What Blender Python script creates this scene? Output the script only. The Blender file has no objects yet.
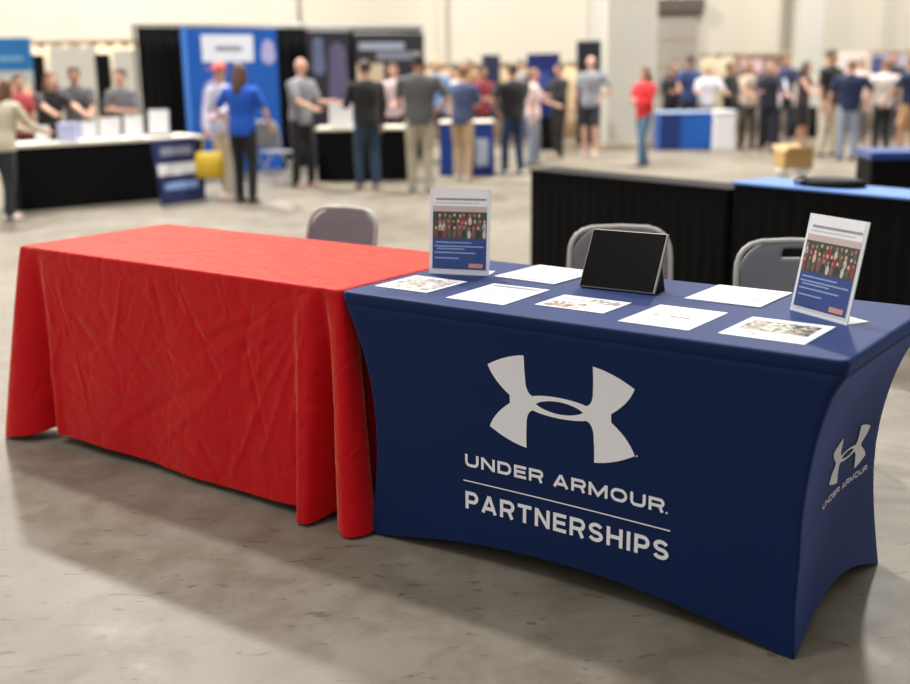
import bpy, bmesh, math, random
from mathutils import Vector, Matrix
random.seed(7)
PI = math.pi
sin, cos = math.sin, math.cos
scene = bpy.context.scene
COL = scene.collection

# ------------------------------------------------------------ camera frame
FPX, PITCH, ROLL, EYE = 1141.5, .24065, -.01596, 1.6676
Fv = Vector((0, cos(PITCH), -sin(PITCH)))
Uv = Vector((0, sin(PITCH), cos(PITCH)))
Xv = Vector((1, 0, 0))
RX = cos(ROLL)*Xv + sin(ROLL)*Uv
RU = -sin(ROLL)*Xv + cos(ROLL)*Uv
CAM = Vector((0, 0, EYE))

def G(x, y, z=0.0):
    """world point at height z seen at photo pixel x, y"""
    d = Fv + RX*((x-455)/FPX) - RU*((y-342)/FPX)
    return CAM + d*((z-EYE)/d.z)

def at(x, y, Y):
    """world point at distance Y seen at photo pixel x, y"""
    d = Fv + RX*((x-455)/FPX) - RU*((y-342)/FPX)
    return CAM + d*(Y/d.y)

cam_data = bpy.data.cameras.new('camera')
cam = bpy.data.objects.new('camera', cam_data)
COL.objects.link(cam)
R = Matrix((RX, RU, -Fv)).transposed()
cam.matrix_world = Matrix.Translation(CAM) @ R.to_4x4()
cam_data.sensor_width = 36
cam_data.lens = FPX/910*36
cam_data.clip_end = 200
cam_data.dof.use_dof = True
cam_data.dof.focus_distance = 3.75
cam_data.dof.aperture_fstop = 1.35
scene.camera = cam

# ------------------------------------------------------------ materials
def srgb(r, g, b):
    def c(v):
        v /= 255
        return v/12.92 if v <= .04045 else ((v+.055)/1.055)**2.4
    return (c(r), c(g), c(b), 1)

MATS = {}
def mat(name, rgb, rough=.6, metal=0, sheen=0, vary=.06, scale=8, bump=0, bscale=60, spec=.5, trans=0, coat=0, tint=None):
    if name in MATS: return MATS[name]
    m = bpy.data.materials.new(name); m.use_nodes = True
    nt = m.node_tree; N = nt.nodes; Lk = nt.links
    b = N['Principled BSDF']
    c = srgb(*rgb)
    b.inputs['Roughness'].default_value = rough
    b.inputs['Metallic'].default_value = metal
    b.inputs['Specular IOR Level'].default_value = spec
    b.inputs['Coat Weight'].default_value = coat
    b.inputs['Transmission Weight'].default_value = trans
    if sheen:
        b.inputs['Sheen Weight'].default_value = sheen
        b.inputs['Sheen Roughness'].default_value = .4
        if tint: b.inputs['Sheen Tint'].default_value = tint+(1,)
    tc = N.new('ShaderNodeTexCoord')
    no = N.new('ShaderNodeTexNoise'); no.inputs['Scale'].default_value = scale
    no.inputs['Detail'].default_value = 4
    Lk.new(tc.outputs['Object'], no.inputs['Vector'])
    mx = N.new('ShaderNodeMix'); mx.data_type = 'RGBA'
    mx.inputs[6].default_value = tuple(v*(1-vary) for v in c[:3])+(1,)
    mx.inputs[7].default_value = tuple(min(1, v*(1+vary)) for v in c[:3])+(1,)
    Lk.new(no.outputs['Fac'], mx.inputs[0])
    Lk.new(mx.outputs[2], b.inputs['Base Color'])
    if bump:
        n2 = N.new('ShaderNodeTexNoise'); n2.inputs['Scale'].default_value = bscale
        n2.inputs['Detail'].default_value = 3
        Lk.new(tc.outputs['Object'], n2.inputs['Vector'])
        bp = N.new('ShaderNodeBump'); bp.inputs['Strength'].default_value = bump
        bp.inputs['Distance'].default_value = .01
        Lk.new(n2.outputs['Fac'], bp.inputs['Height'])
        Lk.new(bp.outputs['Normal'], b.inputs['Normal'])
    MATS[name] = m
    return m

def cloth_red():
    m = mat('red_poplin', (194, 4, 20), .6, sheen=1.0, vary=.05, scale=3, spec=.15, tint=(1.0, .30, .20))
    nt = m.node_tree; N = nt.nodes; Lk = nt.links; b = N['Principled BSDF']
    tc = N.new('ShaderNodeTexCoord')
    mp = N.new('ShaderNodeMapping'); mp.inputs['Scale'].default_value = (1, .5, 1)
    Lk.new(tc.outputs['Object'], mp.inputs['Vector'])
    warp = N.new('ShaderNodeTexNoise'); warp.inputs['Scale'].default_value = 3
    Lk.new(mp.outputs[0], warp.inputs['Vector'])
    add = N.new('ShaderNodeMix'); add.data_type = 'RGBA'; add.blend_type = 'ADD'
    add.inputs[0].default_value = .35
    Lk.new(mp.outputs[0], add.inputs[6]); Lk.new(warp.outputs['Color'], add.inputs[7])
    vo = N.new('ShaderNodeTexVoronoi'); vo.feature = 'DISTANCE_TO_EDGE'; vo.inputs['Scale'].default_value = 4.2
    Lk.new(add.outputs[2], vo.inputs['Vector'])
    rp = N.new('ShaderNodeMapRange'); rp.inputs[1].default_value = 0; rp.inputs[2].default_value = .09
    rp.interpolation_type = 'SMOOTHERSTEP'
    Lk.new(vo.outputs['Distance'], rp.inputs[0])
    n2 = N.new('ShaderNodeTexNoise'); n2.inputs['Scale'].default_value = 11; n2.inputs['Detail'].default_value = 5
    Lk.new(tc.outputs['Object'], n2.inputs['Vector'])
    # creases only where the cloth hangs
    b1 = N.new('ShaderNodeBump'); b1.inputs['Strength'].default_value = .16; b1.inputs['Distance'].default_value = .012
    Lk.new(rp.outputs[0], b1.inputs['Height'])
    b2 = N.new('ShaderNodeBump'); b2.inputs['Strength'].default_value = .5; b2.inputs['Distance'].default_value = .02
    Lk.new(n2.outputs['Fac'], b2.inputs['Height']); Lk.new(b1.outputs['Normal'], b2.inputs['Normal'])
    Lk.new(b2.outputs['Normal'], b.inputs['Normal'])
    return m

def concrete():
    m = bpy.data.materials.new('polished_concrete'); m.use_nodes = True
    nt = m.node_tree; N = nt.nodes; Lk = nt.links; b = N['Principled BSDF']
    b.inputs['Specular IOR Level'].default_value = .25
    tc = N.new('ShaderNodeTexCoord')
    def noise(s, d=5, r=.6, dist=0):
        n = N.new('ShaderNodeTexNoise'); n.inputs['Scale'].default_value = s
        n.inputs['Detail'].default_value = d; n.inputs['Roughness'].default_value = r
        n.inputs['Distortion'].default_value = dist
        Lk.new(tc.outputs['Object'], n.inputs['Vector']); return n
    n1 = noise(.7, 6, .65, .6); n2 = noise(4.5, 8, .7, .4); n3 = noise(60, 3)
    r1 = N.new('ShaderNodeValToRGB')
    e = r1.color_ramp.elements
    e[0].position = .3; e[0].color = srgb(113, 105, 93)
    e[1].position = .7; e[1].color = srgb(149, 142, 130)
    Lk.new(n1.outputs['Fac'], r1.inputs[0])
    r2 = N.new('ShaderNodeValToRGB'); e = r2.color_ramp.elements
    e[0].position = .38; e[0].color = (.66, .61, .54, 1)
    e[1].position = .58; e[1].color = (1.0, 1.0, 1.0, 1)
    Lk.new(n2.outputs['Fac'], r2.inputs[0])
    mu = N.new('ShaderNodeMix'); mu.data_type = 'RGBA'; mu.blend_type = 'MULTIPLY'; mu.inputs[0].default_value = .6
    Lk.new(r1.outputs[0], mu.inputs[6]); Lk.new(r2.outputs[0], mu.inputs[7])
    # scuffs: short dark stretched marks
    mp = N.new('ShaderNodeMapping'); mp.inputs['Scale'].default_value = (4.2, 15, 1); mp.inputs['Rotation'].default_value = (0, 0, -.5)
    Lk.new(tc.outputs['Object'], mp.inputs['Vector'])
    n4 = N.new('ShaderNodeTexNoise'); n4.inputs['Scale'].default_value = 2.0; n4.inputs['Detail'].default_value = 2; n4.inputs['Distortion'].default_value = 1.2
    Lk.new(mp.outputs[0], n4.inputs['Vector'])
    r3 = N.new('ShaderNodeValToRGB'); e = r3.color_ramp.elements
    e[0].position = .655; e[0].color = (1, 1, 1, 1); e[1].position = .70; e[1].color = (.45, .42, .38, 1)
    Lk.new(n4.outputs['Fac'], r3.inputs[0])
    mu2 = N.new('ShaderNodeMix'); mu2.data_type = 'RGBA'; mu2.blend_type = 'MULTIPLY'; mu2.inputs[0].default_value = .7
    Lk.new(mu.outputs[2], mu2.inputs[6]); Lk.new(r3.outputs[0], mu2.inputs[7])
    Lk.new(mu2.outputs[2], b.inputs['Base Color'])
    rr = N.new('ShaderNodeMapRange'); rr.inputs[1].default_value = .3; rr.inputs[2].default_value = .7
    rr.inputs[3].default_value = .38; rr.inputs[4].default_value = .55
    Lk.new(n2.outputs['Fac'], rr.inputs[0]); Lk.new(rr.outputs[0], b.inputs['Roughness'])
    bp = N.new('ShaderNodeBump'); bp.inputs['Strength'].default_value = .06; bp.inputs['Distance'].default_value = .01
    Lk.new(n2.outputs['Fac'], bp.inputs['Height']); Lk.new(bp.outputs['Normal'], b.inputs['Normal'])
    return m

def mosaic(name, cols, scale=60, stretch=(1, 1, 1), seed=0):
    """printed photograph or graphic: small patches of the given colours"""
    if name in MATS: return MATS[name]
    m = bpy.data.materials.new(name); m.use_nodes = True
    nt = m.node_tree; N = nt.nodes; Lk = nt.links; b = N['Principled BSDF']
    tc = N.new('ShaderNodeTexCoord'); mp = N.new('ShaderNodeMapping')
    mp.inputs['Scale'].default_value = stretch; mp.inputs['Location'].default_value = (seed, seed*.7, seed*.3)
    Lk.new(tc.outputs['Object'], mp.inputs['Vector'])
    v = N.new('ShaderNodeTexVoronoi'); v.inputs['Scale'].default_value = scale
    Lk.new(mp.outputs[0], v.inputs['Vector'])
    sp = N.new('ShaderNodeSeparateColor'); Lk.new(v.outputs['Color'], sp.inputs[0])
    r = N.new('ShaderNodeValToRGB'); r.color_ramp.interpolation = 'CONSTANT'
    e = r.color_ramp.elements
    while len(e) < len(cols): e.new(.5)
    for i, c in enumerate(cols):
        e[i].position = i/len(cols)
    for i, c in enumerate(cols):
        e[i].color = srgb(*c)
    Lk.new(sp.outputs[0], r.inputs[0]); Lk.new(r.outputs[0], b.inputs['Base Color'])
    b.inputs['Roughness'].default_value = .35
    MATS[name] = m
    return m

# ------------------------------------------------------------ object helpers
def link(name, me, m=None, parent=None, smooth=False):
    if m is not None:
        me.materials.clear(); me.materials.append(m)
    if smooth:
        for p in me.polygons: p.use_smooth = True
    o = bpy.data.objects.new(name, me); COL.objects.link(o)
    if parent is not None: o.parent = parent
    return o

def from_bm(name, bm, m=None, parent=None, smooth=False):
    bmesh.ops.recalc_face_normals(bm, faces=bm.faces)
    me = bpy.data.meshes.new(name); bm.to_mesh(me); bm.free()
    return link(name, me, m, parent, smooth)

def tag(o, label, cat, group=None, kind=None):
    if label: o['label'] = label
    if cat: o['category'] = cat
    if group: o['group'] = group
    if kind: o['kind'] = kind
    return o

def thing(name, label, cat, loc=(0, 0, 0), rz=0, group=None):
    o = bpy.data.objects.new(name, None); COL.objects.link(o)
    o.empty_display_size = .1
    o.location = loc; o.rotation_euler = (0, 0, rz)
    return tag(o, label, cat, group)

def b_box(bm, x0, x1, y0, y1, z0, z1, bev=0, M=None):
    r = bmesh.ops.create_cube(bm, size=1)
    vs = r['verts']
    bmesh.ops.scale(bm, vec=(x1-x0, y1-y0, z1-z0), verts=vs)
    bmesh.ops.translate(bm, vec=((x0+x1)/2, (y0+y1)/2, (z0+z1)/2), verts=vs)
    if bev:
        es = list({e for v in vs for e in v.link_edges})
        r2 = bmesh.ops.bevel(bm, geom=es, offset=bev, segments=2, affect='EDGES', profile=.5)
        vs = list({v for f in r2['faces'] for v in f.verts} | {v for v in vs if v.is_valid})
    if M is not None:
        bmesh.ops.transform(bm, matrix=M, verts=[v for v in vs if v.is_valid])
    return vs

def box(name, x0, x1, y0, y1, z0, z1, m, parent=None, bev=0, M=None):
    bm = bmesh.new(); b_box(bm, x0, x1, y0, y1, z0, z1, bev, M)
    return from_bm(name, bm, m, parent)

def b_tube(bm, pts, rad, seg=10, flat=None, caps=True):
    """sweep along pts; rad is a number or one per point; round ends"""
    pts = [Vector(p) for p in pts]
    n = len(pts)
    if not hasattr(rad, '__len__'): rad = [rad]*n
    rad = list(rad)
    P, Rr = [], []
    d0 = (pts[1]-pts[0]).normalized(); d1 = (pts[-1]-pts[-2]).normalized()
    if caps:
        for a in (0.0, .5, .85):
            P.append(pts[0]-d0*rad[0]*cos(a*PI/2)); Rr.append(max(rad[0]*sin(a*PI/2), rad[0]*.05))
    P += pts; Rr += rad
    if caps:
        for a in (.85, .5, 0.0):
            P.append(pts[-1]+d1*rad[-1]*cos(a*PI/2)); Rr.append(max(rad[-1]*sin(a*PI/2), rad[-1]*.05))
    rings = []
    up = Vector((0, 0, 1)) if abs(d0.z) < .9 else Vector((0, 1, 0))
    for i, p in enumerate(P):
        d = (P[min(i+1, len(P)-1)]-P[max(i-1, 0)]).normalized()
        a = d.cross(up)
        if a.length < 1e-4: a = d.cross(Vector((1, 0, 0)))
        a.normalize(); b = a.cross(d).normalized(); up = b
        ring = []
        for k in range(seg):
            t = 2*PI*k/seg
            ring.append(bm.verts.new(p+a*cos(t)*Rr[i]+b*sin(t)*Rr[i]))
        rings.append(ring)
    for i in range(len(rings)-1):
        for k in range(seg):
            bm.faces.new((rings[i][k], rings[i][(k+1) % seg], rings[i+1][(k+1) % seg], rings[i+1][k]))
    bm.faces.new(rings[0][::-1]); bm.faces.new(rings[-1])

def b_loft(bm, rings, seg=20):
    """rings: (center, rx, ry) horizontal ellipses"""
    R_ = []
    for c, rx, ry in rings:
        R_.append([bm.verts.new(Vector(c)+Vector((rx*cos(2*PI*k/seg), ry*sin(2*PI*k/seg), 0))) for k in range(seg)])
    for i in range(len(R_)-1):
        for k in range(seg):
            bm.faces.new((R_[i][k], R_[i][(k+1) % seg], R_[i+1][(k+1) % seg], R_[i+1][k]))
    bm.faces.new(R_[0][::-1]); bm.faces.new(R_[-1])

def b_ball(bm, c, r, seg=12, M=None):
    s = r if hasattr(r, '__len__') else (r, r, r)
    v = bmesh.ops.create_uvsphere(bm, u_segments=seg, v_segments=max(6, seg//2+2), radius=1)['verts']
    bmesh.ops.scale(bm, vec=s, verts=v)
    if M is not None: bmesh.ops.transform(bm, matrix=M, verts=v)
    bmesh.ops.translate(bm, vec=c, verts=v)
    return v

def tube(name, pts, rad, m, parent=None, seg=10):
    bm = bmesh.new(); b_tube(bm, pts, rad, seg)
    return from_bm(name, bm, m, parent, True)

def fused(bm, voxel, smooth_n=3):
    """one continuous surface from overlapping closed shapes"""
    bmesh.ops.recalc_face_normals(bm, faces=bm.faces)
    me = bpy.data.meshes.new('tmp'); bm.to_mesh(me); bm.free()
    o = bpy.data.objects.new('tmp', me); COL.objects.link(o)
    r = o.modifiers.new('r', 'REMESH'); r.mode = 'VOXEL'; r.voxel_size = voxel
    s = o.modifiers.new('s', 'SMOOTH'); s.factor = .5; s.iterations = smooth_n
    dg = bpy.context.evaluated_depsgraph_get()
    out = bpy.data.meshes.new_from_object(o.evaluated_get(dg))
    bpy.data.objects.remove(o); bpy.data.meshes.remove(me)
    return out

def struct(o):
    o['kind'] = 'structure'; return o

# ------------------------------------------------------------ shared materials
M_floor = concrete()
M_wall = mat('wall_paint', (196, 190, 176), .9, vary=.03, scale=.4)
M_wall2 = mat('lower_wall_paint', (206, 194, 172), .9, vary=.05, scale=.5)
M_trim = mat('trim_paint', (170, 156, 134), .8)
M_col = mat('column_paint', (192, 189, 180), .85, vary=.03, scale=.8)
M_red = cloth_red()
M_navy = mat('navy_spandex', (7, 32, 76), .6, sheen=.5, vary=.05, scale=5, bump=.03, bscale=500, spec=.2, tint=(.20, .32, 1.0))
M_print = mat('white_print', (243, 242, 248), .6, vary=.02)
M_black = mat('black_polyester', (9, 9, 11), .8, sheen=.02, vary=.15, scale=6, spec=.12)
M_blackp = mat('black_plastic', (9, 9, 11), .6, spec=.2)
M_screen = mat('dark_glass', (2, 2, 4), .25, vary=0, spec=.12)
M_white = mat('white_card', (226, 226, 230), .6, vary=.02)
M_cream = mat('cream_cloth', (222, 215, 200), .8)
M_steel = mat('grey_steel', (150, 150, 152), .35, metal=.8)
M_vinyl = mat('grey_vinyl', (122, 124, 132), .5, vary=.05, bump=.1, bscale=250)
M_chairfr = mat('light_grey_frame', (184, 184, 182), .45)
M_acryl = mat('clear_acrylic', (236, 240, 246), .12, vary=.0, spec=.6)
M_bluecl = mat('blue_cloth', (6, 62, 138), .7, sheen=.3)
M_ltblue = mat('sky_blue_cloth', (84, 132, 206), .65, sheen=.05)
M_navyp = mat('navy_print', (24, 34, 84), .5)
M_leg = mat('dark_table_leg', (40, 40, 42), .4, metal=.5)
M_board = mat('plastic_tabletop', (150, 148, 142), .5)

# ------------------------------------------------------------ the hall
def plane(name, pts, m):
    bm = bmesh.new(); bm.faces.new([bm.verts.new(p) for p in pts])
    return from_bm(name, bm, m)
fl = plane('floor', [(-30, -6, 0), (30, -6, 0), (30, 30, 0), (-30, 30, 0)], M_floor); struct(fl)
WY = 27.0
w = box('wall_back', -30, 30, WY, WY+.3, 0, 13.5, M_wall); struct(w)
w = box('wall_left', -15, -14.7, 4, WY, 0, 13.5, M_wall); struct(w)
w = box('wall_right', 24, 24.3, 4, WY, 0, 13.5, M_wall); struct(w)
w = box('baseboard_back', -14.7, 24, WY-.04, WY-.002, 0, .15, M_trim); struct(w)
for i, (px, wid) in enumerate([(70, .12), (288, .5), (442, .14), (597, .35), (880, .14)]):
    p = at(px, 30, WY)
    w = box('trim_%d' % (i+1), p.x-wid/2, p.x+wid/2, WY-.1-.01*wid, WY-.003, 0, 13.5, M_wall if wid < .3 else M_col); struct(w)
# square columns standing in the hall
p = at(631, 100, 21.8)
cl = thing('concrete_column', 'thick pale square column right of the centre, behind the person in red', 'column', (p.x, p.y+.46, 0))
box('shaft', -.46, .46, -.46, .46, 0, 13.5, M_col, cl, .02)
box('base_plinth', -.49, .49, -.49, .49, 0, .12, M_trim, cl, .01)
p = at(808, 100, 25.4)
cl = thing('concrete_column', 'slim pale column on the right, behind the crowd', 'column', (p.x, p.y+.26, 0))
box('shaft', -.27, .27, -.26, .26, 0, 13.5, M_col, cl, .02)
# grey service door with dark header on the back wall
a = at(655, 60, WY-.1); c = at(697, 60, WY-.1)
d = thing('door_1', None, None, ((a.x+c.x)/2, WY-.06, 0)); del_ = None
struct(d)
hw = (c.x-a.x)/2
box('door_panel', -hw, hw, -.03, .03, 0, 2.7, mat('grey_door', (150, 143, 134), .6, vary=.04), d)
box('door_header', -hw-.05, hw+.12, -.12, .03, 2.7, 2.98, mat('dark_header', (84, 76, 70), .6), d)
for k in range(4):
    box('rail', -hw+.02, hw-.02, -.045, -.028, .3+.6*k, .34+.6*k, M_trim, d)
# ------------------------------------------------------------ branded table with fitted cover
TX, TY, TA = -.3978, 3.929, -.6412
TL, TD, TH = 1.7695, .80, .894
PROF = [(0, 0), (.06, .26), (.12, .50), (.18, .70), (.25, .88), (.32, 1.02), (.4, 1.14), (.5, 1.23), (.6, 1.25), (.7, 1.21), (.8, 1.13), (.9, 1.02), (1, .90)]
def prof(t):
    t = min(max(t, 0), 1)
    for i in range(len(PROF)-1):
        a, b = PROF[i], PROF[i+1]
        if t <= b[0]:
            f = (t-a[0])/(b[0]-a[0]); return a[1]+(b[1]-a[1])*f
    return PROF[-1][1]
H1 = TH-.046
def cover_pt(u, v, t):
    k = 1-.75*t; rc = .0261
    if (u < rc or u > TL-rc) and (v < rc or v > TD-rc):
        u = u*k if u < rc else TL-(TL-u)*k
        v = v*k if v < rc else TD-(TD-v)*k
    s, q = u/TL, v/TD
    iu = .10*prof(t)+.004; iv = .006*prof(t)*(1-.5*t)+.004
    U = iu+s*(TL-2*iu); V = iv+q*(TD-2*iv)
    V += (.010*sin(PI*t)+.018*t)*sin(PI*min(max(s, 0), 1))*(1-2*q)
    U += s*(1-q)*.035*max(0, prof(t)-.35)*min(1, (1-t)*3)
    U += (.02*sin(PI*t)+.02*t)*sin(PI*min(max(q, 0), 1))*(1-2*s)
    ws = 1-abs(2*s-1)**2.3; wq = 1-abs(2*q-1)**2.1
    arch = .002+.082*max(ws, 0)**1.3+.085*max(wq, 0)**1.3 if (s < .001 or s > .999 or q < .001 or q > .999) else .002
    z = H1-t*(H1-arch)
    return U, V, z
def rrect(L, D, r, step):
    pts = []
    def arc(cx, cy, a0):
        for k in range(7):
            a = a0+PI/2*k/6
            pts.append((cx+r*cos(a), cy+r*sin(a)))
    def line(x0, y0, x1, y1):
        n = int(math.hypot(x1-x0, y1-y0)/step)
        for k in range(1, n): pts.append((x0+(x1-x0)*k/n, y0+(y1-y0)*k/n))
    arc(r, r, PI); line(r, 0, L-r, 0); arc(L-r, r, -PI/2); line(L, r, L, D-r)
    arc(L-r, D-r, 0); line(L-r, D, r, D); arc(r, D-r, PI/2); line(0, D-r, 0, r)
    return pts
T = thing('display_table', 'long table in a tight navy fitted cover with a white sports logo and lettering', 'table', (TX, TY, 0), TA)
base = rrect(TL, TD, .026, .02)
bm = bmesh.new()
def ring(f): return [bm.verts.new(f(u, v)) for u, v in base]
def inset(u, v, d):
    return (d+u*(TL-2*d)/TL, d+v*(TD-2*d)/TD)
rings = []
for dd, z in ((.02, TH), (.010, TH), (.005, TH-.001), (.0015, TH-.004), (0, TH-.010), (0, TH-.032), (.002, TH-.038), (.006, TH-.043)):
    rings.append(ring(lambda u, v: (*inset(u, v, dd), z)))
NT = 36
for j in range(0, NT+1):
    rings.append(ring(lambda u, v: cover_pt(u, v, j/NT)))
n = len(base)
for i in range(len(rings)-1):
    for k in range(n):
        bm.faces.new((rings[i][k], rings[i][(k+1) % n], rings[i+1][(k+1) % n], rings[i+1][k]))
topf = bm.faces.new(rings[0])
cover = from_bm('table_cover', bm, M_navy, T, True)
for p in cover.data.polygons:
    if len(p.vertices) > 4: p.use_smooth = False
cover['label'] = 'navy stretch cover with arched hem'
box('tabletop', .02, TL-.02, .02, TD-.02, TH-.032, TH-.006, M_board, T)
for su in (.17, TL-.17):
    for sv in (.10, TD-.10):
        tube('leg', [(su, sv, .02), (su, sv, TH-.035)], .014, M_leg, T)

def front_v(u, z):
    t = max((H1-z)/(H1-.05), 0)
    iu = .10*prof(t)+.004
    s = (u-iu)/(TL-2*iu)
    ws = max(0, 1-abs(2*s-1)**2.3)
    t = (H1-z)/(H1-.002-.082*ws**1.3)
    return .006*prof(t)*(1-.5*t)+.004+(.010*sin(PI*t)+.018*t)*sin(PI*s)
def side_u(v, z):
    q = (v-.015)/(TD-.03)
    wq = max(0, 1-abs(2*q-1)**2.1)
    t = (H1-z)/(H1-.002-.085*wq**1.3)
    return TL+(1-q)*.035*max(0, prof(t)-.35)*min(1, (1-t)*3)-(.10*prof(t)+.004)-(.02*sin(PI*t)+.02*t)*sin(PI*q)
def wrap(bm, fn, g=.025):
    """slice a flat print into a fine grid and lay it on the cloth"""
    xs = [v.co.x for v in bm.verts]; ys = [v.co.y for v in bm.verts]
    for ax, lo, hi in ((0, min(xs), max(xs)), (1, min(ys), max(ys))):
        t = math.ceil(lo/g)*g
        while t < hi:
            no = (1, 0, 0) if ax == 0 else (0, 1, 0)
            bmesh.ops.bisect_plane(bm, geom=bm.verts[:]+bm.edges[:]+bm.faces[:], plane_co=(t if ax == 0 else 0, t if ax == 1 else 0, 0), plane_no=no)
            t += g
    for v in bm.verts: v.co = fn(v.co.x, v.co.y)
on_front = lambda u, z: Vector((u, front_v(u, z)-.0022, z))
on_side = lambda v, z: Vector((side_u(v, z)+.003, v, z))

def arc_(cx, cy, rx, ry, a0, a1, n=10):
    return [(cx+rx*cos(math.radians(a0+(a1-a0)*k/n)), cy+ry*sin(math.radians(a0+(a1-a0)*k/n))) for k in range(n+1)]
def glyph(ch, W, w):
    """centre lines of a capital of width W and height 1, stroke w"""
    h = w/2; x0, x1, y0, y1 = h, W-h, h, 1-h; xm = W/2
    r = min(.30, (x1-x0)*.5)
    if ch == 'U': return [[(x0, 1)]+arc_(x0+r, y0+r, r, r, 180, 270)+arc_(x1-r, y0+r, r, r, 270, 360)+[(x1, 1)]]
    if ch == 'N': return [[(x0, 0), (x0, 1)], [(x0+h*.2, 1-h*.6), (x1-h*.2, h*.6)], [(x1, 0), (x1, 1)]]
    if ch == 'M': return [[(x0, 0), (x0, 1)], [(x0, 1-h*.6), (xm, .12), (x1, 1-h*.6)], [(x1, 0), (x1, 1)]]
    if ch == 'D':
        r = min(.42, (x1-x0)*.6)
        return [[(x0, 0), (x0, 1)], [(x0, y1)]+arc_(x1-r, y1-r, r, r, 90, 0)+arc_(x1-r, y0+r, r, r, 0, -90)+[(x0, y0)]]
    if ch == 'E': return [[(x0, 0), (x0, 1)], [(x0, y0), (W, y0)], [(x0, y1), (W, y1)], [(x0, .51), (W*.93, .51)]]
    if ch in 'RP':
        ym = .44 if ch == 'R' else .41; r = (y1-ym)/2
        o = [[(x0, 0), (x0, 1)], [(x0, y1)]+arc_(x1-r, y1-r, r, r, 90, -90)+[(x0, ym)]]
        if ch == 'R': o.append([(x1-r*1.15, ym), (x1-h*.4, 0)])
        return o
    if ch == 'A': return [[(h*.95, 0), (xm, 1-h*.3)], [(xm, 1-h*.3), (W-h*.95, 0)], [(W*.2, .27), (W*.8, .27)]]
    if ch == 'O':
        r = min(.42, (x1-x0)/2)
        return [arc_(x1-r, y1-r, r, r, 90, 0)+arc_(x1-r, y0+r, r, r, 0, -90)+arc_(x0+r, y0+r, r, r, 270, 180)+arc_(x0+r, y1-r, r, r, 180, 90)+[(x1-r, y1)]]
    if ch == 'T': return [[(0, y1), (W, y1)], [(xm, 0), (xm, 1)]]
    if ch == 'H': return [[(x0, 0), (x0, 1)], [(x1, 0), (x1, 1)], [(x0, .51), (x1, .51)]]
    if ch == 'I': return [[(xm, 0), (xm, 1)]]
    if ch == 'S':
        ry = (y1-y0)/4; rx = (x1-x0)/2
        return [arc_(xm, y1-ry, rx*.95, ry, 20, 90, 6)+arc_(xm, y1-ry, rx*.95, ry, 90, 262, 14)[1:]+arc_(xm, y0+ry, rx, ry, 82, -90, 14)+arc_(xm, y0+ry, rx, ry, 270, 195, 6)[1:]]
    return []
def text_bm(s, x0, x1, y0, y1, w=.2, wide=1.0, gap=.16):
    Ws = {'I': w, 'M': .92*wide, 'E': .62*wide, 'T': .68*wide, 'S': .66*wide, 'P': .66*wide, 'A': .78*wide, 'O': .8*wide, ' ': .3}
    total = sum(Ws.get(c, .72*wide) for c in s)+gap*(len(s)-1)
    kx = (x1-x0)/total; ky = y1-y0
    bm = bmesh.new(); cx = 0
    wx = w*ky                      # stroke width in metres both ways
    for c in s:
        Wc = Ws.get(c, .72*wide)
        for pl in glyph(c, Wc*kx/ky, w):
            pts = [Vector((x0+cx*kx+p[0]*ky, y0+p[1]*ky, 0)) for p in pl]
            cl_ = [pts[0]]
            for p in pts[1:]:
                if (p-cl_[-1]).length > 1e-5: cl_.append(p)
            pts = cl_; L_, R__ = [], []
            loop = (pts[0]-pts[-1]).length < 1e-4
            if loop: pts = pts[:-1]
            n_ = len(pts)
            for i, p in enumerate(pts):
                a = pts[i-1] if (i or loop) else None
                b = pts[(i+1) % n_] if (i < n_-1 or loop) else None
                d0 = (p-a).normalized() if a is not None else (b-p).normalized()
                d1 = (b-p).normalized() if b is not None else d0
                n0 = Vector((-d0.y, d0.x, 0)); n1 = Vector((-d1.y, d1.x, 0))
                m_ = (n0+n1).normalized(); k = min(1/max(m_.dot(n0), .3), 1.9)*wx/2
                L_.append(bm.verts.new(p+m_*k)); R__.append(bm.verts.new(p-m_*k))
            for i in range(n_ if loop else n_-1):
                j = (i+1) % n_
                bm.faces.new((L_[i], L_[j], R__[j], R__[i]))
        cx += Wc+gap
    return bm

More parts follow.
